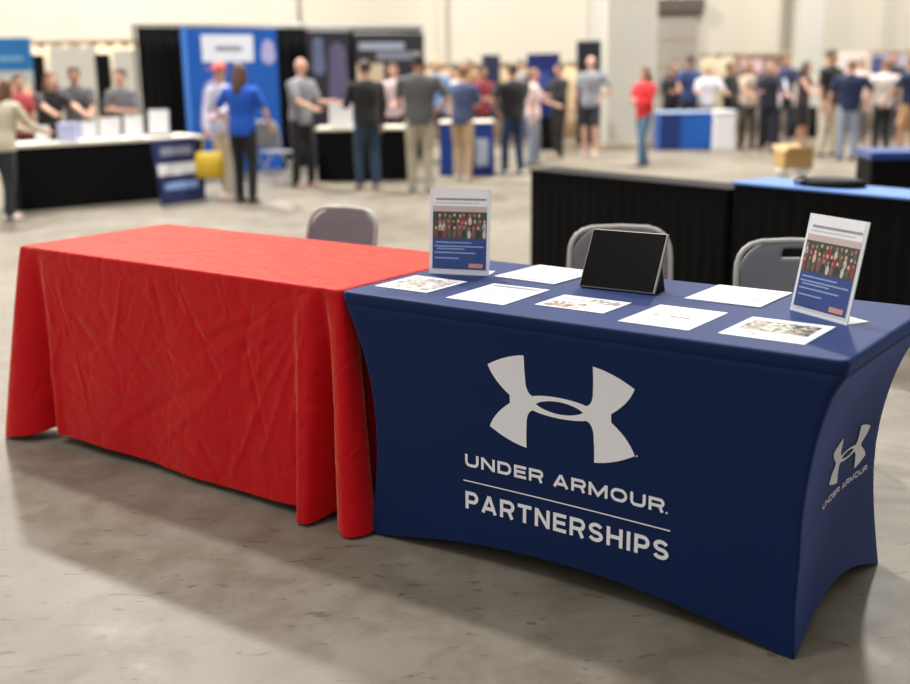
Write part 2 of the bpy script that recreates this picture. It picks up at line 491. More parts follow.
def bez(p0, p1, p2, n=8):
    return [((1-t)**2*p0[0]+2*t*(1-t)*p1[0]+t*t*p2[0], (1-t)**2*p0[1]+2*t*(1-t)*p1[1]+t*t*p2[1]) for t in [k/n for k in range(n)]]
def emblem_bm(cx, cy, sx, sy):
    q = []
    q += bez((0, .0345), (.06, .034), (.098, .024))
    q += bez((.098, .024), (.121, .03), (.124, .075), 6)
    q += [(.125, .11)]
    q += bez((.125, .156), (.195, .147), (.266, .106))
    q += bez((.266, .106), (.245, .05), (.166, .001))
    right = q + [(x, -y) for x, y in reversed(q[:])]
    # right half clockwise from top centre to bottom centre; mirror for the left
    left = [(-x, -y) for x, y in right]
    outer = right + left
    lens = []
    for k in range(13): 
        a = -1+2*k/12; lens.append((.087*a, .0205*(1-a*a)**.8))
    for k in range(1, 12):
        a = 1-2*k/12; lens.append((.087*a, -.0205*(1-a*a)**.8))
    cu = bpy.data.curves.new('e', 'CURVE'); cu.dimensions = '2D'; cu.fill_mode = 'BOTH'
    for pts in (outer, lens):
        clean = [pts[0]]
        for p in pts[1:]:
            if math.hypot(p[0]-clean[-1][0], p[1]-clean[-1][1]) > 1e-4: clean.append(p)
        if math.hypot(clean[0][0]-clean[-1][0], clean[0][1]-clean[-1][1]) < 1e-4: clean.pop()
        sp = cu.splines.new('POLY'); sp.points.add(len(clean)-1); sp.use_cyclic_u = True
        for i, p in enumerate(clean): sp.points[i].co = (p[0], p[1], 0, 1)
    o = bpy.data.objects.new('e', cu); COL.objects.link(o)
    dg = bpy.context.evaluated_depsgraph_get()
    me = bpy.data.meshes.new_from_object(o.evaluated_get(dg)); bpy.data.objects.remove(o)
    bm = bmesh.new(); bm.from_mesh(me); bpy.data.meshes.remove(me)
    for v in bm.verts: v.co = Vector((cx+v.co.x*sx, cy+v.co.y*sy, 0))
    return bm
def rect_bm(x0, x1, y0, y1):
    bm = bmesh.new()
    bm.faces.new([bm.verts.new((x, y, 0)) for x, y in ((x0, y0), (x1, y0), (x1, y1), (x0, y1))])
    return bm
def merge(*bms):
    out = bmesh.new()
    for b in bms:
        me = bpy.data.meshes.new('x'); b.to_mesh(me); b.free(); out.from_mesh(me); bpy.data.meshes.remove(me)
    return out
def put(name, bm, fn, lab):
    wrap(bm, fn)
    o = from_bm(name, bm, M_print, cover); o['label'] = lab; return o
put('logo', merge(emblem_bm(.883, .610, 1, 1), rect_bm(1.153, 1.158, .503, .508)), on_front, 'white interlocking emblem on the front')
put('brand_lettering', text_bm('UNDER', .515, .821, .3445, .388, .23, 1.6, .22), on_front, 'white wide letters, first word')
put('brand_lettering', merge(text_bm('ARMOUR', .858, 1.252, .3445, .388, .23, 1.6, .22), rect_bm(1.257, 1.263, .344, .350)), on_front, 'white wide letters, second word')
put('rule_line', rect_bm(.507, 1.274, .2905, .2945), on_front, 'thin white line')
put('department_lettering', text_bm('PARTNERSHIPS', .515, 1.271, .193, .256, .2, 1.05, .17), on_front, 'white capital lettering under the line')
put('side_logo', emblem_bm(.52, .462, .62, .47), on_side, 'small white emblem on the end panel')
put('side_lettering', text_bm('UNDER', .29, .47, .352, .371, .23, 1.6, .22), on_side, 'small white lettering, first word')
put('side_lettering', text_bm('ARMOUR', .49, .71, .352, .371, .23, 1.6, .22), on_side, 'small white lettering on the end panel')

# ------------------------------------------------------------ table under a loose red cloth
RU0, RL, RD = -1.932, 1.926, .83
T2 = thing('display_table', 'long table under a loose wrinkled bright red cloth that hangs to the floor', 'table', (TX+RU0*cos(TA), TY+RU0*sin(TA), 0), TA)
box('tabletop', .012, RL-.012, .012, RD-.012, TH-.030, TH-.004, M_board, T2)
for su in (.2, RL-.2):
    for sv in (.12, RD-.12):
        tube('leg', [(su, sv, 0.012), (su, sv, TH-.032)], .014, M_leg, T2)
cre = []
rnd = random.Random(11)
for k in range(46):
    u0 = rnd.uniform(.05, RL-.1); z0 = rnd.uniform(.08, .84); a = rnd.choice([rnd.uniform(-.9, .9), rnd.uniform(1.0, 2.2)]); ln = rnd.uniform(.12, .5)
    cre.append((u0, z0, cos(a), sin(a), ln, rnd.uniform(.006, .016), rnd.choice((-1, 1))*rnd.uniform(.0025, .0065)))
# long pull lines running from the right hand corner down to the left
for k in range(7):
    a = PI+.35+.16*k
    cre.append((RL-.12, TH-.02, cos(a), sin(a), .55+.1*(k % 3), .012, .0045))
def crease(u, z):
    d = 0
    for u0, z0, cx, cz, ln, w, amp in cre:
        a = (u-u0)*cx+(z-z0)*cz
        if a < -.05 or a > ln+.05: continue
        b = abs(-(u-u0)*cz+(z-z0)*cx)
        if b > 3.5*w: continue
        e = min(1, max(0, (a+.05)/.08))*min(1, max(0, (ln+.05-a)/.08))
        d += amp*e*math.exp(-(b/w)**1.5)
    return d
per = []       # perimeter points: position, side, arc coordinate from each corner
rr = .018
pb = rrect(RL, RD, rr, .008)
def cloth_pt(u, v, t):
    # distance along the edge from each corner, signed so that + runs along the long side
    best = None
    for ci, (cx, cy) in enumerate(((0, 0), (RL, 0), (RL, RD), (0, RD))):
        du, dv = abs(u-cx), abs(v-cy)
        s = du-dv
        if du < .42 and dv < .42 and (best is None or du+dv < best[0]):
            best = (du+dv, ci, s)
    # outward normal, blended round the corner
    if v < rr*1.01 and rr < u < RL-rr: nx, ny = 0, -1
    elif v > RD-rr*1.01 and rr < u < RL-rr: nx, ny = 0, 1
    elif u < RL/2: nx, ny = -1, 0
    else: nx, ny = 1, 0
    off = .004+.010*t; drop = 1.0; hem = .040
    onlong = (ny != 0)
    if best:
        _, ci, s = best
        sx = -1 if ci in (0, 3) else 1
        sy = -1 if ci < 2 else 1
        w = .10+.04*t
        f = .5+.5*max(-1, min(1, s/w)); f = f*f*(3-2*f)
        nx, ny = sx*(1-f), sy*f
        l = math.hypot(nx, ny); nx, ny = nx/l, ny/l
        g = lambda c, ww: math.exp(-((s-c)/ww)**2)
        g4 = lambda c, ww: math.exp(-((s-c)/ww)**4)
        tt = t**.9
        if ci == 1:
            off += tt*(.075*g4(.160, .050)-.14*g(.080, .022)+.105*g4(-.020, .055)-.04*g(-.12, .03)+.04*g(-.2, .05))
            hem -= .030*(g4(.16, .06)+g4(0, .07))
        elif ci == 0:
            off += tt*(.150*g(-.01, .085)-.075*g(.125, .028)+.012*g(.19, .03))
            off += tt*(.05*g(-.22, .06)-.03*g(-.15, .03))
            hem -= .030*g(-.02, .10); hem += .02*g(.125, .03)
        else:
            off += tt*(.12*g(0, .07)-.03*g(.12, .04)-.03*g(-.12, .04)+.05*g(.2, .05)+.04*g(-.2, .05))
            hem -= .028*g(0, .08)
    if onlong:
        sgn = 1
        off += t*(.008*sin(u*5.2+.6)+.006*sin(u*11.3+t*2))*min(1, max(0, (min(u, RL-u)-.1)/.2))
        hem += .010*sin(u*3.1+1.0)
    else:
        off += t*.015*sin(v*17)
        hem += .008*sin(v*9)
    hem = max(hem, .006)
    z = TH+.003-t*(TH+.003-hem)
    if onlong and v < RD/2: off += crease(u, z)*min(1, t*6)
    return (u+nx*off, v+ny*off, z)
bm = bmesh.new()
NR = 64
rings = []
for dd, dz in ((.012, .0028), (.004, .0015)):
    rings.append([bm.verts.new((dd+u*(RL-2*dd)/RL, dd+v*(RD-2*dd)/RD, TH+dz+.001)) for u, v in pb])
for j in range(NR+1):
    t = (j/NR)
    t = t*.985+.015*t if j else 0.006
    rings.append([bm.verts.new(cloth_pt(u, v, t)) for u, v in pb])
n = len(pb)
for i in range(len(rings)-1):
    for k in range(n):
        bm.faces.new((rings[i][k], rings[i][(k+1) % n], rings[i+1][(k+1) % n], rings[i+1][k]))
bm.faces.new(rings[0])
cl = from_bm('tablecloth', bm, M_red, T2, True)
for p in cl.data.polygons:
    if len(p.vertices) > 4: p.use_smooth = False

# ------------------------------------------------------------ things on the navy table
def tw(u, v, z=TH):
    return Vector((TX+u*cos(TA)-v*sin(TA), TY+u*sin(TA)+v*cos(TA), z))
photo_cols = [(72, 80, 76), (200, 168, 156), (140, 96, 90), (96, 106, 96), (224, 208, 202), (64, 66, 74), (186, 146, 126), (168, 84, 80), (120, 124, 130)]
M_photo = mosaic('team_photo_print', photo_cols, 120, (1, 1, 1))
M_sky = mat('photo_sky', (204, 186, 184), .4)
M_hdr = mat('header_print', (244, 244, 248), .4)
M_grey = mat('grey_print', (132, 136, 150), .5)
M_posterb = mat('poster_blue', (48, 74, 140), .4, vary=.15, scale=20)
M_posterl = mat('poster_text_blue', (150, 172, 214), .4)
M_coral = mat('coral_print', (214, 150, 140), .5)

def flyer(name, label, u0, u1, v0, v1, blocks, rot=0, th=.0012, pages=1, group=None):
    c = tw((u0+u1)/2+.008, (v0+v1)/2-.004, TH+.0006)
    o = thing(name, label, 'brochure' if name == 'brochure' else 'flyer', c, TA+rot, group)
    W, Hh = u1-u0, v1-v0
    bm = bmesh.new()
    for k in range(pages):
        a = random.uniform(-.03, .03) if k < pages-1 else 0
        b_box(bm, -W/2, W/2, -Hh/2, Hh/2, k*th, (k+1)*th-.0001, 0, Matrix.Rotation(a, 4, 'Z'))
    from_bm('paper', bm, M_white, o)
    z = pages*th
    for nm, x0, x1, y0, y1, m in blocks:
        box(nm, -W/2+W*x0, -W/2+W*x1, -Hh/2+Hh*y0, -Hh/2+Hh*y1, z, z+.0004, m, o)
    return o
M_text = mat('small_grey_text', (176, 176, 182), .6)
M_ph2 = mosaic('brochure_photo_warm', [(214, 196, 190), (120, 96, 92), (226, 222, 220), (190, 120, 104), (90, 90, 96)], 70, (1, 1, 1), 3)
M_ph3 = mosaic('brochure_photo_green', [(150, 150, 128), (96, 104, 84), (176, 160, 136), (210, 206, 198), (70, 66, 60)], 80, (1, 1, 1), 5)
M_ph4 = mosaic('brochure_photo_soft', [(206, 200, 198), (170, 164, 160), (228, 220, 214), (150, 140, 150)], 60, (1, 1, 1), 8)
def lines(y0, y1, k, x0=.08, x1=.9):
    out = []
    for i in range(k):
        y = y1-(y1-y0)*(i+.5)/k
        out.append(('text_line', x0, x1-(.2 if i % 3 == 2 else .03*i % .1), y-.012, y+.006, M_text))
    return out
flyer('brochure', 'glossy brochure with a pale photo, at the left end of the navy table', .035, .272, .135, .375,
      [('photo', .08, .92, .12, .88, M_ph4), ], 0)
flyer('flyer', 'white text flyer second from the left end in the front row on the navy table', .375, .608, .105, .40,
      [('header', .1, .9, .86, .93, M_grey)]+lines(.08, .8, 8), .02)
flyer('flyer', 'white flyer lying behind the front row, between the left sign and the tablet', .305, .575, .50, .79,
      [('footer', .3, .8, .06, .10, mat('olive_print', (150, 150, 110), .6))]+lines(.14, .9, 7), -.05, pages=3)
flyer('brochure', 'small brochure with reddish photo strip, in front of the tablet', .69, .945, .17, .36,
      [('photo', .06, .6, .08, .5, M_ph2), ('photo', .5, .95, .6, .9, M_ph4), ('text_line', .1, .45, .68, .74, M_coral)], 0)
flyer('flyer', 'white flyer with a faint tan squiggle, right of the small reddish brochure', 1.035, 1.268, .10, .385,
      [('drawing', .15, .55, .62, .66, mat('tan_print', (206, 190, 150), .6)), ('drawing', .2, .8, .48, .52, M_ph3)]+lines(.08, .4, 4), 0)
flyer('flyer', 'white flyer with pale blue marks, lying just left of the right-hand sign', 1.06, 1.322, .51, .785,
      [('drawing', .35, .6, .5, .66, mat('pale_blue_print', (190, 208, 226), .6)), ('text_line', .6, .85, .3, .34, M_coral)]+lines(.1, .3, 3), 0, pages=3)
flyer('brochure', 'brochure with a green and brown team photo, foremost below the right-hand sign', 1.352, 1.608, .115, .375,
      [('photo', .08, .9, .35, .85, M_ph3), ('photo', .1, .5, .1, .3, M_ph4)], 0)

def sign(label, p0, p1, h, tilt):
    p0, p1 = Vector(p0), Vector(p1)
    d = (p1-p0); w = d.length; ang = math.atan2(d.y, d.x)
    o = thing('sign_holder', label, 'sign', (p0+p1)/2, ang, None)
    Mt = Matrix.Rotation(-tilt, 4, 'X')
    def part(nm, x0, x1, z0, z1, y, th, m, par=o):
        return box(nm, x0, x1, y, y+th, z0, z1, m, par, 0, Mt)
    fr = part('acrylic_panel', -w/2, w/2, .004, h, 0, .004, M_acryl)
    box('foot', -w/2, w/2, 0, .085, .0, .004, M_acryl, o)
    x0, x1 = -w/2+.012, w/2-.012
    ps = part('poster', x0, x1, .016, h-.006, -.0012, .001, M_hdr)
    y = -.0018
    part('header_text', x0+.012, x1-.004, h*.868, h*.892, y, .0006, mat('header_grey', (150, 152, 164), .5), ps)
    part('header_text', x0+.008, x1-.03, h*.832, h*.842, y, .0006, mat('header_pale', (196, 196, 204), .5), ps)
    pic = part('team_photo', x0, x1, h*.42, h*.735, y, .0006, mat('photo_ground', (70, 78, 70), .4, vary=.3, scale=60), ps)
    bm = bmesh.new(); rn = random.Random(3)
    def patch(cx, cz, rx, rz, mi, n=7):
        f = bm.faces.new([bm.verts.new(Mt @ Vector((cx+rx*cos(2*PI*k/n), y-.0007-.00008*row-.00004*(mi > 4), cz+rz*sin(2*PI*k/n)))) for k in range(n)])
        f.material_index = mi
    for row, (zz, nn_) in enumerate(((.67, 11), (.60, 12), (.53, 11))):
        for k in range(nn_):
            cx = x0+(x1-x0)*(k+.5+rn.uniform(-.2, .2))/nn_; cz = h*(zz+rn.uniform(-.012, .012))
            if x0+.008 < cx < x1-.008:
                patch(cx, cz-h*.05, .0075, h*.052, rn.randrange(5))
                patch(cx, cz+h*.018, .0048, h*.02, 5+rn.randrange(2))
    cr = from_bm('crowd_print', bm, None, ps)
    for c_ in ((150, 62, 60), (52, 58, 66), (206, 190, 186), (92, 96, 84), (128, 92, 88), (222, 178, 160), (176, 130, 108)):
        cr.data.materials.append(mat('print_%d_%d_%d' % c_, c_, .5))
    part('photo_sky', x0, x1, h*.735, h*.80, y, .0006, M_sky, ps)
    part('blue_panel', x0, x1, .020, h*.42, y, .0006, M_posterb, ps)
    y = -.0024
    for zz, a, b in ((.37, .06, .72), (.325, .04, .95), (.295, .08, .6), (.25, .04, .8), (.185, .05, .5)):
        part('text_line', x0+(x1-x0)*a, x0+(x1-x0)*b, h*zz, h*(zz+.014), y, .0005, M_posterl, ps)
    part('corner_mark', x0+(x1-x0)*.68, x0+(x1-x0)*.94, h*.085, h*.135, y, .0005, M_coral, ps)
    return o
sign('upright acrylic sign with a team photo, standing left on the navy table', tw(.056, .435), tw(.278, .510), .318, .10)
sign('upright acrylic sign with a team photo, leaning at the right end of the navy table', tw(1.417, .528), tw(1.636, .405), .308, .20)

# tablet in folio stand
a, b = tw(.674, .492), tw(.958, .502)
d = b-a; wd = d.length
tb = thing('tablet', 'tablet with a black screen propped up in a dark folio stand', 'tablet', (a+b)/2, math.atan2(d.y, d.x))
Mt = Matrix.Translation((0, 0, .006)) @ Matrix.Rotation(-.50, 4, 'X')
box('case', -wd/2-.002, wd/2+.002, .0, .010, 0, .216, mat('tablet_rim', (150, 148, 144), .35, metal=.6), tb, .003, Mt)
box('screen', -wd/2+.003, wd/2-.005, -.002, .001, .004, .212, M_screen, tb, 0, Mt)
bm = bmesh.new()
for s in (-1, 1):
    x = s*(wd/2-.004)
    vs = [bm.verts.new(q) for q in ((x, .018, .004), (x, .098, .002), (x, .066, .095))]
    vt = [bm.verts.new((q.co.x-s*.05, q.co.y, q.co.z)) for q in vs]
    bm.faces.new(vs); bm.faces.new(vt[::-1])
    for i in range(3): bm.faces.new((vs[i], vs[(i+1) % 3], vt[(i+1) % 3], vt[i]))
b_box(bm, -wd/2+.004, wd/2-.004, .01, .1, 0, .003)
from_bm('folio_stand', bm, M_blackp, tb)

# ------------------------------------------------------------ grey stacking chairs
def make_chair(name, label, loc, rz, group, slot=True):
    """backrest stands at the local +y side, the seat runs towards -y"""
    o = thing(name, label, 'chair', loc, rz, group)
    W = .235; HT = .90
    def outline(t, w, z0, z1, r):
        return None
    # backrest: rounded panel, curved in plan, with a hand slot near the top
    bm = bmesh.new()
    nx, nz = 28, 22
    def edge_w(z):
        d = HT-.012-z
        r = .15
        if d < r: return (W-.008)-r*.92+ r*.92*math.sqrt(max(0, 1-((r-d)/r)**2))
        return W-.008
    grid = {}
    for s in (0, 1):
        for i in range(nx+1):
            for j in range(nz+1):
                z = .52+(HT-.006-.52)*(j/nz)**.8
                w = edge_w(z); x = -w+2*w*i/nx
                y = .22+.035*(1-(x/W)**2)+(z-.5)*.14+(.022 if s else 0)
                pad = .007*(1-abs(2*i/nx-1)**6)*(1-abs(2*j/nz-1)**6)
                grid[s, i, j] = bm.verts.new((x, y+(pad if s else -pad), z))
    def cut(i, j): return slot and j in (nz-3, nz-4, nz-5) and nx*.36 <= i < nx*.66
    for i in range(nx):
        for j in range(nz):
            if cut(i, j): continue
            bm.faces.new([grid[0, a, b] for a, b in ((i, j), (i+1, j), (i+1, j+1), (i, j+1))])
            bm.faces.new([grid[1, a, b] for a, b in ((i, j+1), (i+1, j+1), (i+1, j), (i, j))])
    bm.edges.ensure_lookup_table()
    bnd = [e for e in bm.edges if len(e.link_faces) == 1]
    keys = {v: k for k, v in grid.items()}
    for e in bnd:
        k0, k1 = keys[e.verts[0]], keys[e.verts[1]]
        if k0[0] == 0 and k1[0] == 0:
            try: bm.faces.new((e.verts[0], e.verts[1], grid[1, k1[1], k1[2]], grid[1, k0[1], k0[2]]))
            except ValueError: pass
    from_bm('backrest', bm, M_vinyl, o, True)
    # frame arch running down into the front legs
    for_ = []
    zz = [.46, .60, .72, HT-.16]
    left = [(-W, .215+(z-.5)*.14+.004, z) for z in zz]
    arc = []
    for k in range(1, 12):
        a = PI-PI*k/12
        ex = .45
        cx = math.copysign(abs(cos(a))**ex, cos(a))*W; cz = HT-.15+.15*abs(sin(a))**.75
        arc.append((cx, .215+.035*(1-(cx/W)**2)+(cz-.5)*.14+.011, cz))
    tube('back_frame', left+arc+[(-x, y, z) for x, y, z in reversed(left)], .012, M_chairfr, o)
    for s in (-1, 1):
        tube('leg', [(s*W, .215, .47), (s*W, .1, .3), (s*W*1.0, -.24, .011)], .011, M_chairfr, o)
        tube('leg', [(s*W*.88, -.14, .43), (s*W*.88, .06, .22), (s*W*.88, .26, .011)], .011, M_chairfr, o)
    bm = bmesh.new(); b_box(bm, -W+.015, W-.015, -.20, .2, .43, .465, .014)
    from_bm('seat', bm, M_vinyl, o)
    tube('stretcher', [(-W*.88, .2, .08), (W*.88, .2, .08)], .008, M_chairfr, o)
    return o
def chair_at(px, py, label, rz, slot=True, name='folding_chair'):
    p = G(px, py, .90)
    off = Matrix.Rotation(rz, 3, 'Z') @ Vector((0, .30, 0))
    return make_chair(name, label, (p.x-off.x, p.y-off.y, 0), rz, 'grey chairs behind the two tables', slot)
chair_at(345, 208, 'grey chair behind the red table, only its rounded back showing', TA+.06, False)
chair_at(620, 227, 'grey chair directly behind the tablet on the navy table', -.12, False)
chair_at(792, 241, 'grey chair with a hand slot, behind the right-hand sign on the navy table', -.10, True)

# ------------------------------------------------------------ skirted tables
def skirt_table(name, label, p0, p1, depth, h, m_skirt, m_top, group=None, over=.05, pleat=.007):
    """p0 -> p1 is the near long edge on the floor; the table lies to its left-hand side"""
    p0, p1 = Vector(p0), Vector(p1)
    d = p1-p0; L = d.length; a = math.atan2(d.y, d.x)
    o = thing(name, label, 'table', (p0.x, p0.y, 0), a, group)
    pts = rrect(L, depth, .02, .03)
    bm = bmesh.new(); R_ = []
    NZ = 8
    cum = 0; prev = pts[0]
    ph = []
    for q in pts:
        cum += math.hypot(q[0]-prev[0], q[1]-prev[1]); prev = q; ph.append(cum)
    for j in range(NZ+1):
        t = j/NZ; z = h-.012-(h-.02)*t
        rw = []
        for (u, v), c in zip(pts, ph):
            k = pleat*(.4+.6*t)*sin(c*2*PI/.11+.8*sin(c*3))+.01*t*sin(c*4)
            cu_, cv = u-L/2, v-depth/2
            nx = 1 if abs(u-L) < 1e-3 else (-1 if abs(u) < 1e-3 else 0)
            ny = 1 if abs(v-depth) < 1e-3 else (-1 if abs(v) < 1e-3 else 0)
            rw.append(bm.verts.new((u+nx*k, v+ny*k, z)))
        R_.append(rw)
    n = len(pts)
    for i in range(NZ):
        for k in range(n):
            bm.faces.new((R_[i][k], R_[i][(k+1) % n], R_[i+1][(k+1) % n], R_[i+1][k]))
    from_bm('skirt', bm, m_skirt, o, True)
    bm = bmesh.new(); b_box(bm, -.012, L+.012, -.012, depth+.012, h-over, h, .006)
    from_bm('table_topper', bm, m_top, o)
    for su in (.15, L-.15):
        for sv in (.1, depth-.1):
            tube('leg', [(su, sv, .012), (su, sv, h-over-.002)], .014, M_leg, o)
    return o, L
M_toprim = M_black
A0 = Vector((.625, 9.232, 0)); A1 = G(905, 346); A1.z = 0; dA = (A1-A0).normalized()
t1, _ = skirt_table('skirted_table', 'black pleated table whose left end shows behind the tablet', A0, A0+dA*2.02, .28, .82, M_black, mat('pale_grey_topper', (20, 20, 23), .7, spec=.15), 'black skirted tables behind the chairs', .012)
t2, _ = skirt_table('skirted_table', 'black pleated table with a pale blue top running out at the right edge', A0+dA*2.06, A0+dA*4.6, .38, .87, M_black, M_ltblue, 'black skirted tables behind the chairs', .016)
# folded black bag on the blue top
p = A0+dA*2.68+Vector((-dA.y, dA.x, 0))*.2
bg = thing('tote_bag', 'flat black bag lying on the pale blue table top', 'bag', (p.x, p.y, .8705), math.atan2(dA.y, dA.x)+.2)
bm = bmesh.new()
b_loft(bm, [((0, 0, 0), .21, .12), ((0, 0, .02), .22, .13), ((.01, 0, .045), .19, .11), ((.02, 0, .055), .12, .07)])
from_bm('body', bm, M_blackp, bg, True)
tube('strap', [(-.16, .02, .035), (-.2, .0, .05), (-.24, -.03, .02), (-.2, -.09, .012), (-.12, -.08, .04)], .008, M_black, bg)

# blue topped black counter at the far right
Y0 = 10.6
a = at(876, 100, Y0)
skirt_table('skirted_table', 'small black table with a deep blue top at the right edge', (a.x, Y0, 0), (a.x+1.5, Y0-.15, 0), .55, .80, M_black, M_bluecl, None, .07, .004)
# tan box on a stool
a = at(794, 150, 12.3)
st = thing('stool', 'pale round stool under the tan cardboard box on the right', 'stool', (a.x, a.y, 0))
bm = bmesh.new(); b_loft(bm, [((0, 0, .46), .17, .17), ((0, 0, .475), .18, .18), ((0, 0, .5), .18, .18), ((0, 0, .51), .17, .17)]); from_bm('seat', bm, M_white, st)
for k in range(4):
    t = PI/4+k*PI/2
    tube('leg', [(.13*cos(t), .13*sin(t), .46), (.19*cos(t), .19*sin(t), .012)], .012, M_steel, st)
bx = thing('cardboard_box', 'tan cardboard box standing on the pale stool, at the crowd\'s feet', 'box', (a.x, a.y, .511), .2)
M_card = mat('cardboard', (200, 164, 106), .8)
box('body', -.17, .17, -.12, .12, 0, .19, M_card, bx, .004)
for s in (-1, 1):
    Mf = Matrix.Translation((0, s*.12, .19)) @ Matrix.Rotation(s*.5, 4, 'X')
    box('flap', -.16, .16, min(0, s*.09), max(0, s*.09), 0, .004, mat('cardboard_inside', (214, 182, 130), .8), bx, 0, Mf)

# left booth table
tab, LL = skirt_table('skirted_table', 'long black table with a cream top at the far left, cards on it', (-5.165, 13.68, 0), (-3.25, 15.1, 0), .7, .79, M_black, M_cream, None, .04)
skirt_table('skirted_table', 'black table end cut by the left edge of the picture', (-7.3, 13.3, 0), (-5.75, 13.3, 0), .6, .79, M_black, M_cream, None, .04)
ang = math.atan2(15.1-13.68, -3.25+5.165)
def lt(u, v): return Vector((-5.165+u*cos(ang)-v*sin(ang), 13.68+u*sin(ang)+v*cos(ang), .7906))
def card(label, u, v, w, h, m, m2=None, name='display_card', cat='card', rz=-.6):
    p = lt(u, v)
    o = thing(name, label, cat, p, ang+rz, 'things standing on the cream table top')
    Mt = Matrix.Rotation(-.18, 4, 'X')
    box('panel', -w/2, w/2, 0, .008, .002, h, m, o, .001, Mt)
    box('easel_foot', -w/4, w/4, .006, .09, 0, .006, M_blackp, o)
    if m2: box('print', -w/2+.02, w/2-.02, -.002, 0.001, .025, h-.02, m2, o, 0, Mt)
card('white card standing at the left of the cream table top', .42, .3, .17, .2, M_white)
card('white card standing beside the lavender box', .98, .25, .2, .23, M_white)
card('white card on the cream table, left one of the touching pair', 1.25, .25, .26, .27, M_white)
card('white card on the cream table, right one of the touching pair', 1.56, .25, .24, .28, M_white)
card('white sheet in a black frame standing at the right end of the cream table', 1.92, .30, .30, .36, M_blackp, M_white)
p = lt(.72, .22)
bx = thing('box', 'pale lavender box on the cream table top', 'box', p, ang-.6)
box('body', -.11, .11, -.08, .08, 0, .2, mat('lavender_card', (182, 186, 226), .6), bx, .004)
box('lid', -.114, .114, -.084, .084, .2, .225, mat('lavender_lid', (196, 200, 234), .6), bx, .003)
# floor sign in front of that table
a = G(162, 206); c = G(206, 200)
d = c-a
sg = thing('floor_sign', 'dark navy floor sign with pale bands beside the cream-topped black table', 'sign', (a+c)/2, math.atan2(d.y, d.x))
Mt = Matrix.Rotation(-.14, 4, 'X'); w = d.length/2
pn = box('panel', -w, w, 0, .02, .004, .80, M_navyp, sg, .004, Mt)
for z0, z1, m, s in ((.60, .70, M_grey, .7), (.36, .50, M_white, .92), (.18, .27, mat('pale_blue_band', (130, 160, 214), .5), .75)):
    box('printed_band', -w*s, w*s, -.004, .001, z0, z1, m, pn, 0, Mt)
box('back_leg', -.03, .03, .06, .30, .0, .012, M_blackp, sg)
box('easel', -.02, .02, .27, .29, .01, .4, M_blackp, sg, 0, Matrix.Rotation(.25, 4, 'X'))

# ------------------------------------------------------------ black drape booth with banners
B0 = at(139, 60, 17.2); B1 = at(421, 60, 20.4)
bd = B1-B0; bd.z = 0; BL = bd.length; ba = math.atan2(bd.y, bd.x)
bo = thing('drape_backdrop', 'tall black pipe and drape backdrop behind the wide blue banner', 'backdrop', (B0.x, B0.y, 0), ba)
HB = 2.26
bm = bmesh.new(); nn = 260; rows = []
for j in range(7):
    z = HB-.03-(HB-.05)*j/6
    rows.append([bm.verts.new((BL*i/nn, .03*sin(i*.75+.6*sin(i*.13))*(.5+.5*j/6), z)) for i in range(nn+1)])
for j in range(6):
    for i in range(nn): bm.faces.new((rows[j][i], rows[j][i+1], rows[j+1][i+1], rows[j+1][i]))
dr = from_bm('drape', bm, M_black, bo, True)
so = dr.modifiers.new('s', 'SOLIDIFY'); so.thickness = .004
tube('crossbar', [(-.02, -.02, HB), (BL+.02, -.02, HB)], .022, M_steel, bo)
for x in (-.03, BL*.5, BL+.03):
    tube('post', [(x, .05, .02), (x, .05, HB+.02)], .024, M_steel, bo)
def on_drape(px):  # distance along the backdrop for a photo column
    t0, t1 = 0, BL
    for _ in range(40):
        tm = (t0+t1)/2
        q = Vector((B0.x+cos(ba)*tm, B0.y+sin(ba)*tm, 1.5))-CAM
        x = 455+FPX*q.dot(RX)/q.dot(Fv)
        if x < px: t0 = tm
        else: t1 = tm
    return t0
def banner(name, label, px0, px1, z0, z1, m, items=(), front=.16):
    u0, u1 = on_drape(px0), on_drape(px1)
    w = u1-u0
    pos = Vector((B0.x+cos(ba)*(u0+w/2)+sin(ba)*front, B0.y+sin(ba)*(u0+w/2)-cos(ba)*front, 0))
    o = thing(name, label, 'banner', pos, ba)
    s = box('sheet', -w/2, w/2, 0, .012, z0, z1, m, o)
    tube('top_rail', [(-w/2, .006, z1+.008), (w/2, .006, z1+.008)], .014, M_steel, o)
    box('base', -w/2, w/2, -.06, .08, 0, .05, M_steel, o, .005)
    tube('pole', [(0, .04, .05), (0, .04, z1-.01)], .01, M_steel, o)
    for nm, x0, x1, a0, a1, mm in items:
        bm = bmesh.new()
        if nm.endswith('figure'):
            b_tube(bm, [(-w/2+w*(x0+x1)/2, -.004, a0+.1), (-w/2+w*(x0+x1)/2, -.004, a1-.1)], [w*(x1-x0)/2, w*(x1-x0)/2.6], 20)
            for v in bm.verts: v.co.y = -.006+(v.co.y+.004)*.02
        else:
            b_box(bm, -w/2+w*x0, -w/2+w*x1, -.006, .001, a0, a1, .0)
        from_bm(nm, bm, mm, s)
    return o
M_banblue = mat('banner_blue', (8, 84, 172), .45, vary=.12, scale=1.5)
M_lav = mat('lavender_print', (170, 166, 208), .5, vary=.15, scale=6)
banner('roll_up_banner', 'wide bright blue banner with a white header, behind the woman in blue', 179, 273, .05, 2.22, M_banblue,
       [('header_panel', .2, .74, 1.72, 2.12, mat('header_white', (222, 226, 236), .5)), ('header_text', .34, .62, 1.88, 1.95, M_grey),
        ('round_figure', .82, .98, 1.7, 2.05, M_lav), ('pale_figure', .14, .5, .72, 1.36, M_lav),
        ('side_stripe', 0, .05, .05, 2.22, mat('banner_light_blue', (70, 130, 214), .5))])
